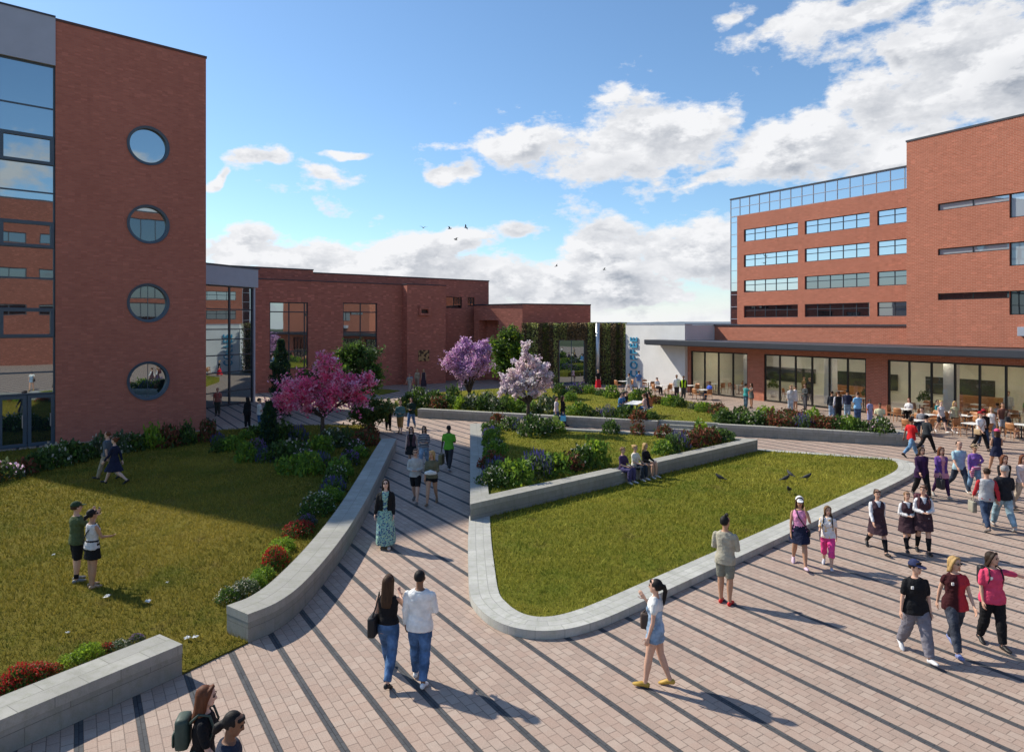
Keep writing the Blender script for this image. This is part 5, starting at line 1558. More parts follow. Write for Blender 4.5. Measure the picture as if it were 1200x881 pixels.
person(482, 502, 190, 'person in a dark green jacket and jeans holding something white', 1.72, 'm', ('long', (.02, .04, .03), -.05), ('jeans', DENIM), ('long', 'black'), 'light', BLK, 'walk', flip=True, LA='hold', RA='hold')
G = person(480, 461, 200, 'person with a blue backpack nearest us of the three by the far brick wall', 1.65, 'm', ('tee', (.4, .38, .34)), ('trousers', (.45, .40, .34)), ('short', 'brown'), 'light', BLK, 'walk')
bag(G, 'backpack', (.06, .16, .3), 'small blue backpack on the person by the far brick wall')
person(489, 455, 175, 'person in beige clothes in the middle of the three by the far brick wall', 1.75, 'f', ('long', (.45, .36, .25)), ('trousers', (.33, .27, .2)), ('long', 'blond'), 'light', BLK, 'walk')
person(496.5, 455, 180, 'woman in a long dark dress, rightmost of the three by the far brick wall', 1.72, 'f', ('dress', (.06, .04, .055), -.42, .06), ('none', 0), ('long', 'blond'), 'light', BLK, 'slow')
G = person(255, 487, 170, 'person with a red backpack standing at the glazed entrance', 1.72, 'm', ('tee', (.45, .18, .14)), ('trousers', (.07, .075, .06)), ('short', 'auburn'), 'light', BLK, 'stand')
bag(G, 'backpack', RED, 'red backpack on the person at the glazed entrance', 1, .9)
person(290, 502, 300, 'long haired person all in black on the dark paving left of the pink tree', 1.72, 'f', ('long', BLK, -.12), ('trousers', BLK), ('long', 'black'), 'light', BLK, 'stand')
person(304, 505, 60, 'person in a white shirt and blue jeans half hidden by the pink tree', 1.74, 'm', ('tee', (.6, .58, .56)), ('jeans', DENIM), ('short', 'black'), 'light', BLK, 'stand', RA='hold')
person(126, 562, 275, 'man in a grey shirt and khaki trousers walking by the tower shrubs', 1.78, 'm', ('tee', (.10, .12, .14)), ('trousers', (.34, .28, .2)), ('short', 'auburn'), 'light', (.02, .02, .02), 'walk', z=LZ)
person(134, 567, 268, 'fair haired woman in a knee length navy coat walking across the lawn', 1.74, 'f', ('dress', NAVY, -.22, .04, .95), ('none', 0), ('bun', 'auburn'), 'pale', BLK, 'stride', z=LZ, flip=True)
G = person(90, 681, 40, 'man in a green cap, green T-shirt and black shorts taking a photograph', 1.74, 'm', ('tee', (.085, .11, .05), -.05), ('shorts', BLK, .52), ('short', 'brown'), 'light', (.25, .25, .26), 'stand', LA='photo', RA='photo', hat=(.03, .055, .03), z=LZ, socks=(BLK, .8), wide=1.04)
ph = MB().bbox(-.04, .04, -.008, .008, -.07, .07, .006)
hp_ = world(G, (G['arms'][1][2] + G['arms'][-1][2]) / 2 + Vector((0, .12, .06)))
cmo = ph.build('phone', M['black_frame']); cmo.location = hp_; cmo.rotation_euler = (0, 0, G['rz']); tag(cmo, 'black phone held up by the man in the green cap', 'phone')
G = person(108, 688, 30, 'dark haired woman in a white vest and short black skirt on the lawn', 1.68, 'f', ('tank', (.62, .6, .6)), ('skirt', BLK, -.16, .02), ('plaits', 'black'), 'tan', (.5, .33, .22), 'stand', LA='down', RA='lap', z=LZ, glasses=True)
bag(G, 'cross', BLK, 'black shoulder bag worn by the woman in the white vest on the lawn', -1, .9)
G = person(0, 0, 78, 'brown haired woman in a black T-shirt, cut off by the bottom edge', 1.68, 'f', ('tee', BLK), ('trousers', (.03, .03, .035)), ('long', 'auburn'), 'pale', BLK, 'walk', xy=(-3.46, 7.62), lean=4)
bag(G, 'backpack', (.05, .075, .06), 'dark green backpack on the woman in black at the bottom edge', 1, .8)
person(0, 0, 70, 'person with tied back black hair in a navy shirt at the bottom edge', 1.72, 'm', ('tee', (.03, .037, .06)), ('jeans', DKDEN), ('plaits', 'black'), 'brown', BLK, 'walk', xy=(-2.97, 7.02), lean=7, head=(15, -14), wide=1.05, flip=True)
G = person(768, 804, 290, 'young woman with a long black ponytail in a short denim dress', 1.68, 'f', ('dress', (LTDEN, 'denim'), -.09, .015), ('none', 0), ('ponytail', 'black'), 'light', (.45, .28, .05), 'slow', LA='down', RA='strap', over=None, head=(10, 0))
mb = MB()
for sd in (-1, 1): mb.tube([G['U'](sd * .05, 0, .292), G['arms'][sd][0], lerp_poly(G['arms'][sd], .2)], [.04 * 1.68, .037 * 1.68, .034 * 1.68], 12)
mb.loft([[G['U'](.088 * k_ * math.cos(2 * math.pi * q / 20), .066 * k2 * math.sin(2 * math.pi * q / 20), dz) for q in range(20)] for dz, k_, k2 in ((.2, 1.14, 1.16), (.25, 1.12, 1.1), (.288, .8, .85), (.30, .5, .7))])
o_ = mb.build('blouse', fabric((.72, .72, .70)), G['o'], True)
m_ = o_.modifiers.new('r', 'REMESH'); m_.mode = 'VOXEL'; m_.voxel_size = .011; m_.use_smooth_shade = True; _pend.append((o_, None))
bag(G, 'shoulder', (.06, .04, .032), 'dark brown shoulder bag of the young woman with the long ponytail', 1, .95, .075)
person(850, 707, 32, 'man in a beige shirt, khaki shorts and red shoes standing by the kerb', 1.78, 'm', ('long', (.40, .37, .29), -.07), ('shorts', (.20, .20, .165), .47), ('quiff', 'black'), 'tan', (.55, .02, .02), 'stand', LA='hold', RA='hold', head=(20, 0))
G = person(937, 664, 195, 'woman in a white cap, pink vest and navy skirt touching her face', 1.66, 'f', ('tank', PINK), ('skirt', NAVY, -.16, .04), ('bob', 'brown'), 'tan', (.6, .45, .55), 'walk', LA='face', RA='down', hat=(.82, .82, .82), glasses=True)
bag(G, 'cross', BLK, 'black cross-body bag of the woman in the white cap', -1, .6)
G = person(970, 665, 205, 'girl in a white printed T-shirt and bright pink leggings', 1.46, 'f', ('tee', ((.74, .72, .72), 'print', (.75, .45, .15))), ('capri', (.75, .07, .28)), ('bob', 'lightbrown'), 'light', (.5, .5, .55), 'walk', head=(-20, 0))
bag(G, 'backpack', BLK, 'small black backpack on the girl in pink leggings', 1, .62)
UNI = ((.055, .03, .04))
def badge(p, x, dz):
    c = p['U'](x, .079, dz)
    MB().bbox(c.x - .02, c.x + .02, c.y - .012, c.y + .006, c.z - .024, c.z + .024, .003).build('badge', pm, p['o'])

def school(px, py, hd_, lab, **k):
    return person(px, py, hd_, lab, k.pop('H', 1.62), 'f', ('long', (.72, .71, .72)), ('skirt', UNI, -.19, .03), k.pop('hair', ('bob', 'brown')), 'light', BLK, k.pop('pose', 'walk'), over=('pinafore', UNI, -.04), socks=(BLK, .56), **k)
school(1028, 646, 188, 'schoolgirl in maroon uniform walking ahead at the left of the three, arms swinging', hair=('bun', 'brown'), pose='stride')
G = school(1063, 645, 192, 'smallest schoolgirl in maroon uniform in the middle of the three', H=1.5, LA='hold', RA='hold', hair=('ponytail', 'lightbrown'), flip=True)
G = school(1082, 648, 198, 'tall schoolgirl in maroon uniform with hands clasped at the right of the three', H=1.68, LA='hold', RA='hold', hair=('bun', 'brown'), pose='slow', head=(30, 0))
bag(G, 'backpack', (.08, .02, .03), 'burgundy backpack on the tall schoolgirl with clasped hands', 1, 1.05)
G = person(1073, 769, 184, 'woman in a navy cap, black T-shirt and grey tracksuit trousers', 1.66, 'f', ('loose', BLK, -.06), ('wide', (.20, .19, .22)), ('short', 'dkbrown'), 'light', (.6, .6, .62), 'walk', hat=(.035, .045, .11), LA='down', RA='carry', wide=1.1, head=(-28, 0))
badge(G, .07, .22)
G = person(1119, 764, 186, 'blond woman in sunglasses and a red and black top with dark jeans', 1.68, 'f', ('cap', ((.05, .012, .015), 'side', (.42, .03, .045)), -.07), ('jeans', (.03, .035, .05)), ('bob', 'blond'), 'light', (.16, .2, .4), 'walk', flip=True, glasses=True, head=(-25, 0), wide=1.05)
badge(G, .06, .215)
G = person(1163, 757, 184, 'dark haired woman in a pink red polo shirt reaching one arm out', 1.66, 'f', ('tee', (.68, .07, .15), -.06), ('trousers', BLK), ('bob', 'dkbrown'), 'light', BLK, 'slow', LA='out', RA='down', head=(-35, 0), wide=1.12)
badge(G, .055, .215)
bag(G, 'backpack', BLK, 'black backpack on the woman in the pink red polo shirt', 1, .8)
G = person(1156, 621, 12, 'person seen from behind in a grey vest with red sleeves and jeans', 1.74, 'm', ('long', (.45, .03, .04)), ('jeans', DKDEN), ('short', 'dkbrown'), 'light', (.15, .13, .12), 'walk', over=('waistcoat', (.40, .41, .43), -.05), flip=True)
bag(G, 'hand', (.30, .28, .22), 'pale grey bag carried by the person with red sleeves', -1, 1.)
person(1176, 620, 8, 'man seen from behind in a dark jacket and faded jeans', 1.8, 'm', ('long', (.02, .022, .028), -.06), ('jeans', (.20, .29, .34)), ('crop', 'grey'), 'light', (.4, .38, .36), 'walk', wide=1.12, RA='hold')
person(1080, 583, 182, 'woman in a dark purple top behind the schoolgirls', 1.68, 'f', ('long', (.05, .02, .07), -.12), ('trousers', BLK), ('bob', 'brown'), 'light', BLK, 'walk', wide=1.14, over=('cardigan', (.035, .015, .05), -.1))
G = person(1103, 583, 184, 'woman in a pink tunic and violet cardigan', 1.68, 'f', ('dress', (.60, .25, .32), -.12, .03), ('leggings', (.05, .02, .07)), ('long', 'auburn'), 'light', (.35, .33, .3), 'walk', over=('cardigan', PURP, -.06))
bag(G, 'hand', (.03, .03, .035), 'black handbag carried by the woman in the pink tunic', 1, 1.05)
person(1124, 576, 180, 'man in a pale blue shirt and dark jeans striding towards us', 1.8, 'm', ('tee', (.36, .52, .58), -.06), ('jeans', (.02, .028, .045)), ('crop', 'dkbrown'), 'light', (.3, .28, .25), 'stride', wide=1.03)
G = person(1142, 580, 182, 'woman in a cap and violet top with one hand on her hip', 1.68, 'f', ('long', (.2, .1, .36)), ('jeans', (.12, .20, .30)), ('short', 'brown'), 'tan', (.6, .58, .55), 'slow', LA='hip', RA='down', hat=(.30, .22, .14))
cl_ = MB().tube([G['U'](-.10, .03, .06), G['U'](-.02, .09, .03), G['U'](.07, .08, .02), G['U'](.09, .06, -.08), G['U'](.08, .06, -.16)], [.03, .05, .055, .07, .04], 10).build('tied_jumper', fabric((.42, .05, .2), 'stripe', (.6, .5, .55)), G['o'], True)
person(1177, 596, 182, 'woman in a pale top and open black cardigan with dark auburn hair', 1.68, 'f', ('tank', (.55, .46, .38)), ('trousers', (.25, .22, .2)), ('long', 'auburn'), 'light', BLK, 'walk', over=('cardigan', BLK, -.06))
person(1199, 597, 185, 'woman in a pale pink top and cream trousers cut off by the right edge', 1.70, 'f', ('long', (.66, .52, .48)), ('trousers', (.5, .42, .34)), ('long', 'auburn'), 'light', BLK, 'walk')
person(1068, 535, 78, 'man in a red T-shirt and jeans striding right past the rounded planter end', 1.76, 'm', ('tee', (.56, .02, .025), -.07), ('jeans', (.10, .19, .30)), ('short', 'black'), 'brown', BLK, 'stride')
G = person(1086, 530, 75, 'person in a black cap and dark jacket striding right with a folder', 1.72, 'm', ('long', (.035, .04, .045)), ('trousers', BLK), ('short', 'black'), 'light', BLK, 'stride', flip=True, RA='hold', LA='hold', hat=BLK)
person(1103, 507, 180, 'woman in a grey white vest and dark knee shorts in front of the cafe glass', 1.72, 'f', ('tank', (.55, .55, .57)), ('shorts', (.05, .05, .06), .42), ('bun', 'blond'), 'pale', (.7, .68, .66), 'walk')
person(1119, 507.5, 182, 'blond woman in a pale yellow top and black capri trousers', 1.70, 'f', ('cap', (.55, .53, .30)), ('capri', BLK), ('bob', 'blond'), 'light', (.75, .72, .7), 'walk', flip=True, over=('vest', (.45, .38, .25), -.02))
G = person(1149, 528, 165, 'man in a red cap, white shirt and black trousers', 1.78, 'm', ('tee', (.75, .75, .75)), ('trousers', BLK), ('short', 'brown'), 'light', BLK, 'walk', hat=(.35, .02, .03), LA='hold')
bag(G, 'cross', (.42, .3, .17), 'tan shoulder bag of the man in the red cap', 1, 1.2)
person(1152.5, 524, 20, 'man in a dark jacket standing close behind the man in the red cap', 1.78, 'm', ('long', BLK, -.06), ('jeans', DKDEN), ('short', 'black'), 'light', BLK, 'walk', hat=(.3, .02, .03))
person(1168, 554, 5, 'woman seen from behind in a pink cap and short black dress', 1.7, 'f', ('dress', NAVY, -.14, .03), ('none', 0), ('bob', 'brown'), 'tan', (.4, .3, .2), 'walk', hat=(.70, .09, .22), LA='hold', RA='hold')
person(1161.5, 516, 215, 'blond woman in a white vest and grey trousers by the cafe chairs', 1.72, 'f', ('tank', (.75, .73, .7)), ('trousers', (.25, .27, .3)), ('long', 'blond'), 'light', (.6, .6, .6), 'stride')
person(1175, 511, 185, 'person in a brown top and pale shorts by the cafe chairs', 1.7, 'm', ('tee', (.2, .085, .06)), ('shorts', (.5, .52, .58), .5), ('short', 'black'), 'tan', (.3, .3, .3), 'stand')
person(926.5, 483, 188, 'fair haired person in pale grey left of the pair in front of the cafe window', 1.72, 'f', ('long', (.55, .54, .53)), ('jeans', (.3, .34, .38)), ('bob', 'blond'), 'pale', (.5, .5, .5), 'stand')
person(932, 482, 330, 'woman in a short white dress raising an arm in front of the cafe window', 1.7, 'f', ('dress', (.74, .74, .75), -.14, .03), ('none', 0), ('short', 'dkbrown'), 'tan', (.4, .25, .2), 'stand', RA='up')
person(943.5, 480, 250, 'person in dark grey standing right of the woman in the white dress', 1.72, 'm', ('long', (.07, .075, .075)), ('trousers', (.09, .09, .10)), ('short', 'dkbrown'), 'tan', BLK, 'stand', LA='hold')
person(975, 492, 20, 'person in a black jacket and jeans at the left of four by the planter', 1.72, 'm', ('long', (.025, .03, .04)), ('jeans', LTDEN), ('short', 'dkbrown'), 'tan', (.5, .5, .5), 'stand')
person(982.4, 493, 10, 'person in a black waistcoat over a white shirt in a group of four', 1.74, 'm', ('long', (.66, .64, .68)), ('trousers', BLK), ('short', 'brown'), 'light', BLK, 'stand', over=('waistcoat', BLK, -.08))
person(993, 491, 25, 'man in a navy jacket and pale jeans in a group of four', 1.76, 'm', ('long', (.035, .04, .075)), ('jeans', (.2, .28, .36)), ('short', 'black'), 'tan', (.4, .4, .4), 'stand', RA='hold')
person(1005, 495.5, 350, 'man in a bright blue shirt and jeans at the right of the group of four', 1.78, 'm', ('tee', (.23, .48, .74), -.07), ('jeans', (.03, .06, .13)), ('short', 'brown'), 'light', BLK, 'stand', LA='hold', RA='hold', wide=1.12)
person(1019.5, 498, 160, 'child in a lavender blue shirt and shorts beside the cafe pillar', 1.45, 'm', ('tee', (.32, .33, .55)), ('capri', (.26, .28, .5)), ('short', 'black'), 'brown', (.5, .5, .5), 'stand')
person(1031, 502, 200, 'man in a pale yellow shirt sitting in front of the cafe pillar', 1.76, 'm', ('tee', (.68, .66, .42)), ('jeans', DKDEN), ('short', 'black'), 'brown', BLK, 'sit', LA='lap', RA='hold', wide=1.06)
person(874, 479, 60, 'woman in a teal top hugging a companion outside the cafe', 1.7, 'f', ('cap', (.06, .32, .30)), ('jeans', (.04, .08, .11)), ('short', 'dkbrown'), 'tan', BLK, 'stand', LA='hug', RA='hug')
person(880.5, 478, 250, 'woman in a dark grey dress facing the woman in the teal top', 1.68, 'f', ('dress', (.12, .13, .12), -.14, .03), ('none', 0), ('bob', 'brown'), 'tan', BLK, 'stand', LA='hug', RA='hug')
person(793, 466, 185, 'man in a white T-shirt and dark trousers standing before the white wall', 1.78, 'm', ('tee', (.78, .77, .76), -.06), ('trousers', (.05, .04, .04)), ('crop', 'black'), 'brown', BLK, 'stand')
person(801, 467, 190, 'person in a neon yellow vest and dark jacket', 1.74, 'm', ('long', (.02, .025, .02)), ('trousers', (.06, .06, .055)), ('short', 'black'), 'brown', BLK, 'stand', over=('waistcoat', (.50, .75, .03), -.05))
person(748.7, 458, 20, 'person in a blue shirt and pale trousers under the COFFEE sign', 1.74, 'm', ('tee', (.10, .20, .42)), ('trousers', (.55, .58, .62)), ('short', 'black'), 'light', (.7, .7, .7), 'walk')
person(737, 461.5, 330, 'person in pale grey clothes just left of the COFFEE sign', 1.76, 'm', ('long', (.5, .52, .48)), ('trousers', (.62, .62, .62)), ('short', 'dkbrown'), 'light', (.7, .7, .7), 'stride')
person(672, 450, 180, 'woman in a pink top and shorts in front of the living wall', 1.68, 'f', ('tee', (.68, .45, .48)), ('shorts', (.28, .15, .12), .4), ('short', 'brown'), 'light', (.3, .2, .2), 'walk')
person(683, 450, 5, 'man in a pale blue shirt and dark shorts in front of the living wall', 1.8, 'm', ('tee', (.33, .62, .74), -.06), ('shorts', (.05, .025, .025), .46), ('short', 'lightbrown'), 'light', (.4, .3, .25), 'walk')
G = person(701, 456, 170, 'fair haired woman in a black top and long red skirt', 1.72, 'f', ('tee', BLK), ('skirt', (.62, .02, .035), -.44, .07), ('bun', 'blond'), 'pale', (.3, .02, .03), 'slow')
G = person(652, 500, 110, 'woman in a pale top with a green bag beside the long retaining wall', 1.68, 'f', ('tee', (.6, .55, .57)), ('jeans', (.05, .08, .15)), ('short', 'black'), 'light', BLK, 'slow', RA='carry')
bag(G, 'hand', (.28, .38, .08), 'lime green bag carried beside the long retaining wall', 1, 1.05)
G = person(659.5, 500, 100, 'woman in black with long hair and a blue bag beside the long retaining wall', 1.72, 'f', ('long', BLK), ('jeans', DKDEN), ('long', 'dkbrown'), 'light', BLK, 'slow', LA='hold', RA='carry')
bag(G, 'hand', (.12, .45, .66), 'pale blue bag carried by the woman in black beside the long wall', 1, 1.)
# three on the steps of the middle garden wall
sitdir = math.degrees(math.atan2(fd.y, -fd.x)) + 0
sit_h = math.degrees(math.atan2(-nrm.x, -nrm.y))
for t, lab, kw in ((7.05, 'young woman in a long purple skirt at the left of three on the wall', dict(top=('tee', (.06, .035, .09)), bottom=('wide', (.07, .06, .15)), hair=('short', 'lightbrown'))),
                   (7.75, 'young woman in a white blouse, middle of three on the wall', dict(top=('tee', (.7, .66, .56)), bottom=('trousers', (.03, .04, .06)), hair=('bun', 'blond'))),
                   (8.35, 'blond young woman in black, right of three on the wall', dict(top=('long', BLK), bottom=('shorts', BLK, .22), hair=('bob', 'blond')))):
    q = Vector(fs(t)) + nrm * .22
    person(0, 0, sit_h, lab, 1.66, 'f', kw['top'], kw['bottom'], kw['hair'], 'light', (.6, .57, .55), 'low', LA='lap', RA='lap', xy=(q.x, q.y), z=.13)

# ------------------------------------------------------------------ cafe furniture
def make_chair():
    r = empty('cafe_chair', (0, 0, 0))
    s = MB().bbox(-.22, .22, -.21, .21, .435, .465, .012); s.build('seat', M['chair_wood'], r)
    rings = []
    for z_, y_, w in ((.50, -.215, .19), (.60, -.225, .215), (.75, -.25, .215), (.87, -.275, .19)):
        rings.append([(w * (k / 6), y_ + .045 * (k / 6) ** 2, z_) for k in range(-6, 7)] + [(w * (k / 6), y_ - .018 + .045 * (k / 6) ** 2, z_) for k in range(6, -7, -1)])
    MB().loft(rings).build('backrest', M['chair_wood'], r, True)
    for sx_, sy_ in ((-1, 1), (1, 1)): MB().tube([(sx_ * .19, sy_ * .18, .44), (sx_ * .21, sy_ * .21, 0)], [.016, .012], 6).build('leg', M['chair_wood'], r, True)
    for sx_ in (-1, 1): MB().tube([(sx_ * .18, -.245, .62), (sx_ * .19, -.20, .44), (sx_ * .21, -.25, 0)], [.013, .017, .012], 6).build('leg', M['chair_wood'], r, True)
    return r


def make_table():
    r = empty('cafe_table', (0, 0, 0))
    MB().bbox(-.36, .36, -.36, .36, .715, .745, .01).build('table_top', M['table_white'], r)
    MB().lathe([(.032, .02), (.028, .715)], 12).build('column', M['dark_metal'], r, True)
    MB().lathe([(.24, 0), (.23, .015), (.04, .035)], 20).build('base', M['dark_metal'], r, True)
    return r


_ch, _tb = [], []
def put(kind, x, y, rz, label, group, z=0):
    lst, mk = (_ch, make_chair) if kind == 'chair' else (_tb, make_table)
    if not lst: lst.append(mk()); o = lst[0]
    else: o = copy_tree(lst[0])
    o.location = (x, y, z); o.rotation_euler = (0, 0, rz)
    tag(o, label, kind, group)
    return o


def setting(x, y, rz, where, chairs, z=0, inside=False):
    put('table', x, y, rz, f'white topped cafe table {where}', 'cafe tables inside' if inside else 'cafe tables outside', z)
    nm = ['near left', 'far left', 'far right', 'near right']
    for k in chairs:
        a = rz + k * math.pi / 2 + .12 * math.sin(x * 9 + k * 3)
        dx, dy = .68 * math.sin(a), -.68 * math.cos(a)
        put('chair', x + dx, y + dy, a, f'tan wooden chair at the cafe table {where}', f'chairs at the cafe table {where}', z)


rc = random.Random(4)
def top_at(px, py): return P(px, py, .74)
for (px, py, rz, ch, where) in [(731, 446.5, .5, (0, 1, 3), 'left of the COFFEE sign'), (760, 447.5, .3, (0, 1, 2), 'in front of the white wall'), (776, 451.5, .5, (1, 3, 0), 'at the right end of the white wall'),
                                (809, 451.5, .5, (0, 3, 1), 'by the first cafe window'), (824, 456.5, .4, (3, 0), 'with the person in blue outside'), (1059, 479, .6, (3, 0, 2), 'just right of the cafe pillar'), (1087, 485.5, .4, (0, 1, 3), 'behind the woman in the pale vest'),
                                (1131, 486.5, .6, (0, 1, 2, 3), 'behind the man in the red cap'), (1158, 489, .5, (0, 2, 3), 'behind the blond woman in a white vest'), (1197, 497, .5, (0, 1, 3), 'at the right edge of the picture'), (1112, 482.5, .4, (0, 2, 3), 'near the blond woman in yellow'), (1176, 484, .6, (1, 2, 3), 'by the glass near the right edge'),
                                (1072, 492, .5, (0, 1, 3), 'between the pillar and the man in red'), (1140, 496, .3, (0, 2), 'beside the man in the red cap')]:
    p = top_at(px, py)
    setting(p.x, p.y, rz, where, ch)
    if where.startswith('with the person'): SB = p
    if where.startswith('just right'): SP = p
    if where.startswith('at the right end'): SW = p
    if where.startswith('at the right edge'): SE = p
def sit_at(p, rz, k, lab, **kw):
    a = rz + k * math.pi / 2
    return person(0, 0, -math.degrees(a), lab, kw.pop('H', 1.72), kw.pop('sex', 'm'), kw.pop('top'), kw.pop('bottom'), kw.pop('hair', ('short', 'black')), kw.pop('skin', 'light'), BLK, 'sit', LA='hold', RA='lap', xy=(p.x + .62 * math.sin(a), p.y - .62 * math.cos(a)), z=-.02)
sit_at(SB, .4, 1, 'person in a bright blue top sitting at the table by the cafe window', top=('tee', (.07, .13, .58)), bottom=('jeans', DKDEN), skin='brown')
sit_at(SW, .5, 2, 'person in a white shirt sitting at the table against the white wall', top=('tee', (.76, .74, .72)), bottom=('trousers', BLK), skin='light')
sit_at(SP, .6, 1, 'person in white and black sitting at the table right of the cafe pillar', top=('tee', (.74, .72, .72)), bottom=('trousers', BLK), hair=('bob', 'auburn'), sex='f')
sit_at(SE, .5, 2, 'person in dark clothes sitting at the table at the right edge', top=('long', (.04, .04, .045)), bottom=('shorts', (.05, .05, .05), .4), hair=('long', 'dkbrown'), sex='f')
for k_, p_, lab_, c_ in ((2, top_at(1112, 482.5), 'person in a teal top sitting close to the glass behind the blond woman in yellow', (.05, .25, .27)), (3, top_at(1176, 484), 'person in a pale top sitting close to the glass near the right edge', (.6, .55, .5)), (1, top_at(1072, 492), 'person in a grey top sitting between the pillar and the man in red', (.2, .2, .22))):
    sit_at(p_, .5, k_, lab_, top=('tee', c_), bottom=('jeans', DKDEN), hair=('short', 'dkbrown'))
# inside the cafe
def inside(s_, d): return (FO[0] + .509 * s_ + .861 * d, FO[1] - .861 * s_ + .509 * d)
for i, (s_, d, ch, where) in enumerate([(1.3, 1.6, (0, 1, 3), 'first inside the first window'), (3.2, 2.2, (0, 2, 3), 'second inside the first window'), (5.0, 1.5, (0, 1, 2), 'third inside the first window'), (2.4, 4.8, (1, 3), 'deep inside the first window'),
                                   (8.6, 2.0, (0, 1, 3), 'first inside the second window'), (10.2, 4.6, (0, 2), 'deep inside the second window'), (12.6, 2.4, (0, 1, 3), 'behind the four people inside'), (14.3, 1.5, (0, 2, 3), 'last inside the second window'),
                                   (17.9, 1.6, (0, 1, 2), 'first inside the third window'), (19.9, 4.2, (0, 1, 3), 'behind the inner column'), (21.0, 1.6, (0, 1, 2, 3), 'second inside the third window'), (22.9, 2.6, (0, 1, 3), 'third inside the third window'), (24.6, 1.5, (0, 2, 3), 'last inside the third window'), (23.6, 5.2, (0, 1), 'deep inside the third window')]):
    x, y = inside(s_, d)
    setting(x, y, FT + .2 * math.sin(i * 2), where, ch, .03, True)
for s_, d, hd_, lab, tp, bt, hr in [(8.5, 3.2, 150, 'person in a brown jumper standing inside behind the second cafe window', ('long', (.3, .2, .12)), ('trousers', (.12, .1, .09)), ('short', 'brown')),
                                    (9.2, 2.9, 210, 'person in a dark jacket standing inside behind the second cafe window', ('long', (.05, .05, .06)), ('trousers', (.05, .05, .06)), ('short', 'black')),
                                    (21.9, 3.6, 200, 'person in a pale shirt standing inside behind the third cafe window', ('long', (.6, .58, .55)), ('trousers', (.4, .4, .4)), ('short', 'brown')),
                                    (23.4, 3.9, 190, 'person in white standing far inside near the right edge', ('long', (.65, .65, .65)), ('trousers', (.5, .5, .5)), ('bob', 'blond')),
                                    (23.9, 1.2, 20, 'person in a green shirt inside behind the third cafe window', ('tee', (.25, .45, .16)), ('trousers', (.35, .38, .4)), ('crop', 'brown'))]:
    x, y = inside(s_, d)
    person(0, 0, hd_, lab, 1.74, 'm', tp, bt, hr, 'light', BLK, 'stand', xy=(x, y), z=.03)
for s_, d, lab in ((6.2, 2.6, 'potted plant inside between the first and second cafe windows'), (13.4, 3.4, 'dark potted plant inside behind the four people'), (17.4, 3.0, 'potted plant inside the third window beside the column')):
    x, y = inside(s_, d)
    r = empty('potted_plant', (x, y, .03), 0, lab, 'plant')
    MB().lathe([(.16, 0), (.2, .38), (.17, .38)], 16).build('pot', M['white_wall'], r, True)
    fol, _ = shrub_mesh('dark', 500, .12, 77)
    o = link('foliage', fol, r); o.location = (0, 0, .75); o.scale = (.42, .42, .62)

# picnic table on the upper lawn
pc_, pa = Vector((7.05, 39.15)), Vector((.42, .907)); pp = Vector((pa.y, -pa.x))
pr = math.atan2(pa.y, pa.x)
pt = empty('picnic_table', (pc_.x, pc_.y, .48), pr, 'white picnic table with six people round it on the upper lawn', 'table')
MB().bbox(-.95, .95, -.38, .38, .70, .745, .01).build('table_top', M['table_white'], pt)
for sx_ in (-1, 1):
    for sy_ in (-1, 1): MB().box(sx_ * .7 - .04, sx_ * .7 + .04, sy_ * .3 - .035, sy_ * .3 + .035, 0, .70).build('leg', M['dark_metal'], pt)
for sy_ in (-1, 1): MB().bbox(-.9, .9, sy_ * .72 - .14, sy_ * .72 + .14, .40, .44, .01).build('bench', M['table_white'], pt)
for i, (sd, t, lab, c, sx_, hr) in enumerate([(-1, -.55, 'person in a blue shirt at the near end of the left picnic bench', (.05, .16, .36), 'm', ('short', 'black')), (-1, 0, 'person in a denim jacket in the middle of the left picnic bench', (.07, .15, .28), 'f', ('long', 'black')),
                                              (-1, .58, 'person in black at the far end of the left picnic bench', BLK, 'm', ('short', 'black')), (1, -.55, 'person in a pale pink top at the near end of the right picnic bench', (.62, .4, .34), 'f', ('short', 'auburn')),
                                              (1, 0, 'person in a dark top in the middle of the right picnic bench', (.06, .05, .06), 'f', ('long', 'dkbrown')), (1, .58, 'person in an orange top at the far end of the right picnic bench', (.55, .2, .09), 'm', ('short', 'brown'))]):
    q = pc_ + pa * t + pp * (.74 * sd)
    fdv = -pp * sd
    person(0, 0, math.degrees(math.atan2(fdv.x, fdv.y)), lab, 1.7, sx_, ('tee', c), ('jeans', DENIM), hr, 'light', BLK, 'sit', LA='hold', RA='hold', xy=(q.x, q.y), z=.46, lean=8)

# ------------------------------------------------------------------ set the grown surfaces
dg_ = bpy.context.evaluated_depsgraph_get()
new_ = []
for o, post in _pend:
    me = bpy.data.meshes.new_from_object(o.evaluated_get(dg_), preserve_all_data_layers=False, depsgraph=dg_)
    new_.append((o, me, post))
FOLDS = {'shirt', 'trousers', 'jeans', 'shorts', 'dress', 'skirt', 'jacket', 'cardigan', 'vest_top'}
from mathutils import noise as mnoise
def folds(me, seed):
    n = len(me.vertices); co = np.empty(n * 3, np.float32); me.vertices.foreach_get('co', co); no = np.empty(n * 3, np.float32); me.vertices.foreach_get('normal', no)
    co = co.reshape(-1, 3); no = no.reshape(-1, 3)
    d = np.array([mnoise.noise((c[0] * 9 + seed, c[1] * 9, c[2] * 15 + c[0] * 6)) * .009 + mnoise.noise((c[0] * 22, c[1] * 22 + seed, c[2] * 26)) * .0035 for c in co.tolist()], np.float32)
    me.vertices.foreach_set('co', (co + no * (d + .001)[:, None]).ravel())

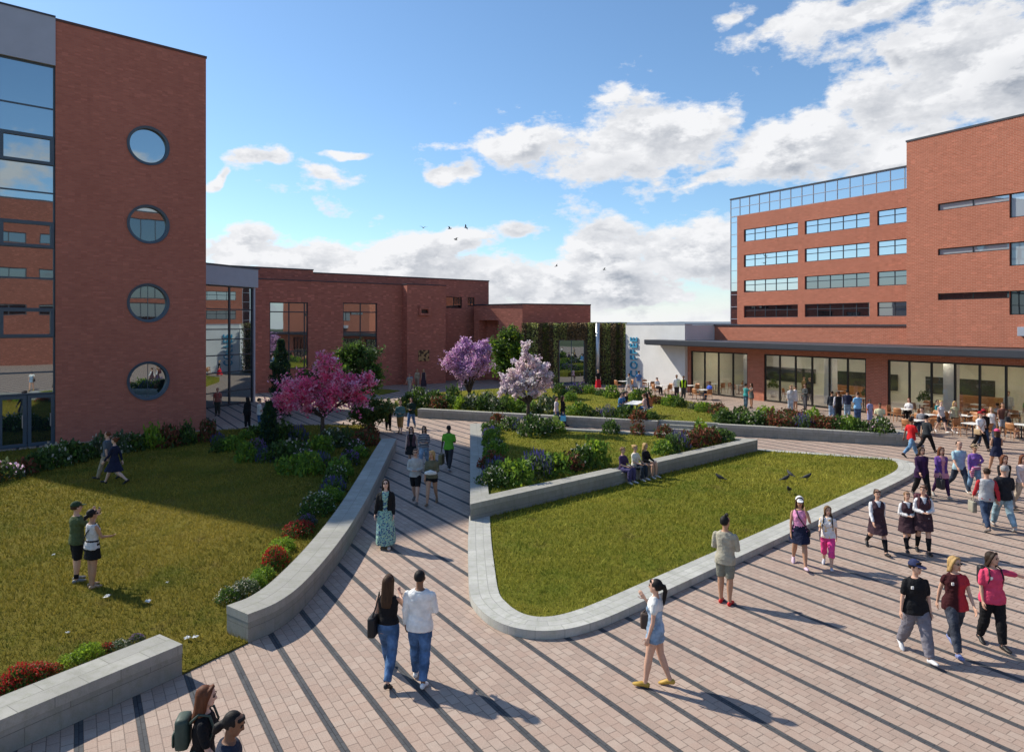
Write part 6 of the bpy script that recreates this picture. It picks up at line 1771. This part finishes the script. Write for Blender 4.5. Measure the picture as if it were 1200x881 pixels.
for o, me, post in new_:
    old = o.data
    mats = [m for m in old.materials]
    o.modifiers.clear()
    o.data = me
    me.name = o.name
    if not len(me.materials):
        for m in mats: me.materials.append(m)
    if post: post(me)
    if o.name.split('.')[0] in FOLDS and o.parent is not None and o.parent.location.y < 20: folds(me, o.parent.location.x)
    me.polygons.foreach_set('use_smooth', np.ones(len(me.polygons), bool))
    bpy.data.meshes.remove(old)
for o in C.objects:
    if '_h' in o: del o['_h']
# ================================================================== SKY, SUN, CAMERA
SUN_AZ, SUN_EL = R(-60), R(40)
wd_ = bpy.data.worlds.new('World'); S.world = wd_; wd_.use_nodes = True
wd_.cycles.sampling_method = 'MANUAL'; wd_.cycles.sample_map_resolution = 256
W = NT.__new__(NT); W.t = wd_.node_tree
bg = W.t.nodes['Background']; wo = W.t.nodes['World Output']
sk = W.n('ShaderNodeTexSky'); sk.sky_type = 'NISHITA'; sk.sun_disc = False
sk.sun_elevation = SUN_EL; sk.sun_rotation = SUN_AZ % (2 * math.pi); sk.air_density = 1.0; sk.dust_density = .25; sk.ozone_density = 3.0
W.l(W.mix(1.0, sk.outputs[0], (.81, .93, .98), 'MULTIPLY'), bg.inputs[0]); bg.inputs[1].default_value = .108
dirv = W.n('ShaderNodeTexCoord').outputs['Generated']
sx = W.n('ShaderNodeSeparateXYZ'); W.l(dirv, sx.inputs[0])
az = W.math('ARCTAN2', sx.outputs[0], sx.outputs[1]); el = W.math('ARCSINE', sx.outputs[2])


def skydir(px, py):
    dx, dz = (px - CX) / FPX, (HY - py) / FPX
    return math.atan(dx), math.atan(dz / math.sqrt(1 + dx * dx))


def blob(vec, cx, cy, rx, ry, tilt=0):
    a0, e0 = skydir(cx, cy)
    sa = 1 / (1 + ((cx - CX) / FPX) ** 2)
    nd = W.n('ShaderNodeMapping', vector_type='TEXTURE'); W.l(vec, nd.inputs[0])
    nd.inputs['Location'].default_value = (a0, e0, 0); nd.inputs['Rotation'].default_value = (0, 0, R(tilt))
    nd.inputs['Scale'].default_value = (rx / FPX * sa, ry / FPX * math.sqrt(sa), 1)
    ln = W.n('ShaderNodeVectorMath', operation='LENGTH'); W.l(nd.outputs[0], ln.inputs[0])
    return ln.outputs['Value']


BL = [(700, 168, 130, 50, 0), (790, 175, 80, 42, 0), (540, 203, 26, 11, 8), (620, 165, 55, 26, 15),
      (900, 185, 75, 40, 15), (990, 150, 120, 62, 20), (1090, 110, 130, 80, 22), (1190, 60, 110, 100, 15), (1060, 185, 120, 50, 5),
      (935, 40, 90, 34, 22), (1015, 12, 85, 26, 10), (880, 18, 40, 18, 0, ), (1030, 68, 26, 16, 20), (815, 218, 48, 13, 8),
      (303, 190, 46, 13, 8), (372, 214, 46, 22, 0), (405, 183, 36, 6, 0), (246, 213, 10, 14, 0),
      (285, 290, 85, 22, 4), (420, 310, 160, 40, 0), (535, 285, 60, 24, 0), (596, 270, 34, 16, 0), (620, 325, 140, 34, 0),
      (720, 305, 95, 40, 8), (800, 292, 75, 34, 0), (850, 330, 120, 50, 0), (700, 350, 220, 34, 0), (360, 330, 200, 28, 0), (870, 300, 60, 40, 0), (720, 272, 34, 8, 0)]
mp = W.n('ShaderNodeMapping'); W.l(dirv, mp.inputs[0]); mp.inputs['Scale'].default_value = (1, 1, 2.0)
cv = W.n('ShaderNodeCombineXYZ'); W.l(az, cv.inputs[0]); W.l(el, cv.inputs[1])
wn = W.n('ShaderNodeTexNoise'); wn.inputs['Scale'].default_value = 6.; wn.inputs['Detail'].default_value = 3; W.l(mp.outputs[0], wn.inputs['Vector'])
ws = W.n('ShaderNodeVectorMath', operation='MULTIPLY_ADD'); W.l(wn.outputs['Color'], ws.inputs[0]); ws.inputs[1].default_value = (.2, .10, 0)
W.l(cv.outputs[0], ws.inputs[2])
wo1 = W.n('ShaderNodeVectorMath', operation='ADD'); W.l(ws.outputs[0], wo1.inputs[0]); wo1.inputs[1].default_value = (-.1, -.05, 0)
wo2 = W.n('ShaderNodeVectorMath', operation='ADD'); W.l(wo1.outputs[0], wo2.inputs[0]); wo2.inputs[1].default_value = (-.012, .03, 0)
def field(vec):
    d = None
    for b_ in BL:
        q = blob(vec, *b_[:5])
        d = q if d is None else W.math('MINIMUM', d, q)
    d = W.math('MINIMUM', d, 2.2)
    return W.math('SUBTRACT', 1., d)
dens = field(wo1.outputs[0]); densu = field(wo2.outputs[0])
vsh = W.math('SUBTRACT', dens, densu)
# free clouds all round, outside the view's own banks
free = W.remap(W.noise(1.7, 3, mp.outputs[0]), .5, .75, -1.2, 1.1)
far_ = W.remap(W.math('ABSOLUTE', az), .72, .95, 0, 1)
dens = W.math('ADD', W.math('MULTIPLY', dens, W.math('SUBTRACT', 1, far_)), W.math('MULTIPLY', free, far_))
n1 = W.noise(8.5, 8, mp.outputs[0], .64)
# the same billows a little way towards the sun: what lies between cloud and sun shades it
ofs = W.n('ShaderNodeVectorMath', operation='ADD'); W.l(mp.outputs[0], ofs.inputs[0]); ofs.inputs[1].default_value = (-.018, .0, .035)
n2 = W.noise(8.5, 5, ofs.outputs[0], .64)
D = W.math('ADD', W.math('MULTIPLY', dens, .8), W.math('MULTIPLY', W.math('SUBTRACT', n1, .445), 3.4))
mask = W.remap(D, .06, .42)
mask = W.math('POWER', W.math('MINIMUM', W.math('MAXIMUM', mask, 0), 1), 1.1)
thick = W.remap(D, .1, 1.0)
lit = W.remap(W.math('SUBTRACT', n1, n2), -.07, .07)
low = W.remap(vsh, .1, -.6)
shade = W.math('MULTIPLY', thick, W.math('ADD', W.math('MULTIPLY', low, .5), W.math('MULTIPLY', W.math('SUBTRACT', 1, lit), .7)), clamp=True)
cc = W.mix(shade, (.60, .605, .62), (.24, .265, .31))
bg2 = W.n('ShaderNodeBackground'); W.l(cc, bg2.inputs[0]); bg2.inputs[1].default_value = 1.0
# a pale veil of far cloud along the horizon
hz = W.remap(el, .075, .012, 0, 1.)
mask2 = W.math('MAXIMUM', mask, W.math('MULTIPLY', hz, W.remap(n1, .3, .6, .75, 1)), clamp=True)
mxs = W.n('ShaderNodeMixShader'); W.l(mask2, mxs.inputs[0]); W.l(bg.outputs[0], mxs.inputs[1]); W.l(bg2.outputs[0], mxs.inputs[2])
W.l(mxs.outputs[0], wo.inputs[0])

sl = bpy.data.lights.new('sun', 'SUN'); sl.energy = 3.75; sl.angle = R(1.); sl.color = (1, .925, .79)
so = bpy.data.objects.new('sun', sl); C.objects.link(so)
sd = Vector((math.sin(SUN_AZ) * math.cos(SUN_EL), math.cos(SUN_AZ) * math.cos(SUN_EL), math.sin(SUN_EL)))
so.rotation_euler = sd.to_track_quat('Z', 'Y').to_euler(); so.location = sd * 60

cam = bpy.data.cameras.new('camera'); cam.lens = 24; cam.sensor_width = 36; cam.sensor_fit = 'HORIZONTAL'
cam.shift_y = (HY - 440.5) / 1200; cam.clip_end = 6000; cam.clip_start = .1
co = bpy.data.objects.new('camera', cam); C.objects.link(co); co.location = (0, 0, CAMH); co.rotation_euler = (R(90), 0, 0)
S.camera = co
S.render.resolution_x, S.render.resolution_y = 1024, 751
S.view_settings.view_transform = 'Standard'; S.view_settings.look = 'None'; S.view_settings.exposure = .62; S.view_settings.gamma = 1
S.view_settings.use_curve_mapping = False
S.cycles.max_bounces = 10; S.cycles.diffuse_bounces = 5; S.cycles.transparent_max_bounces = 16; S.cycles.use_denoising = True
try: S.cycles.denoiser = 'OPENIMAGEDENOISE'
except Exception: pass
S.cycles.sample_clamp_indirect = 8
S.cycles.caustics_reflective = False; S.cycles.caustics_refractive = False
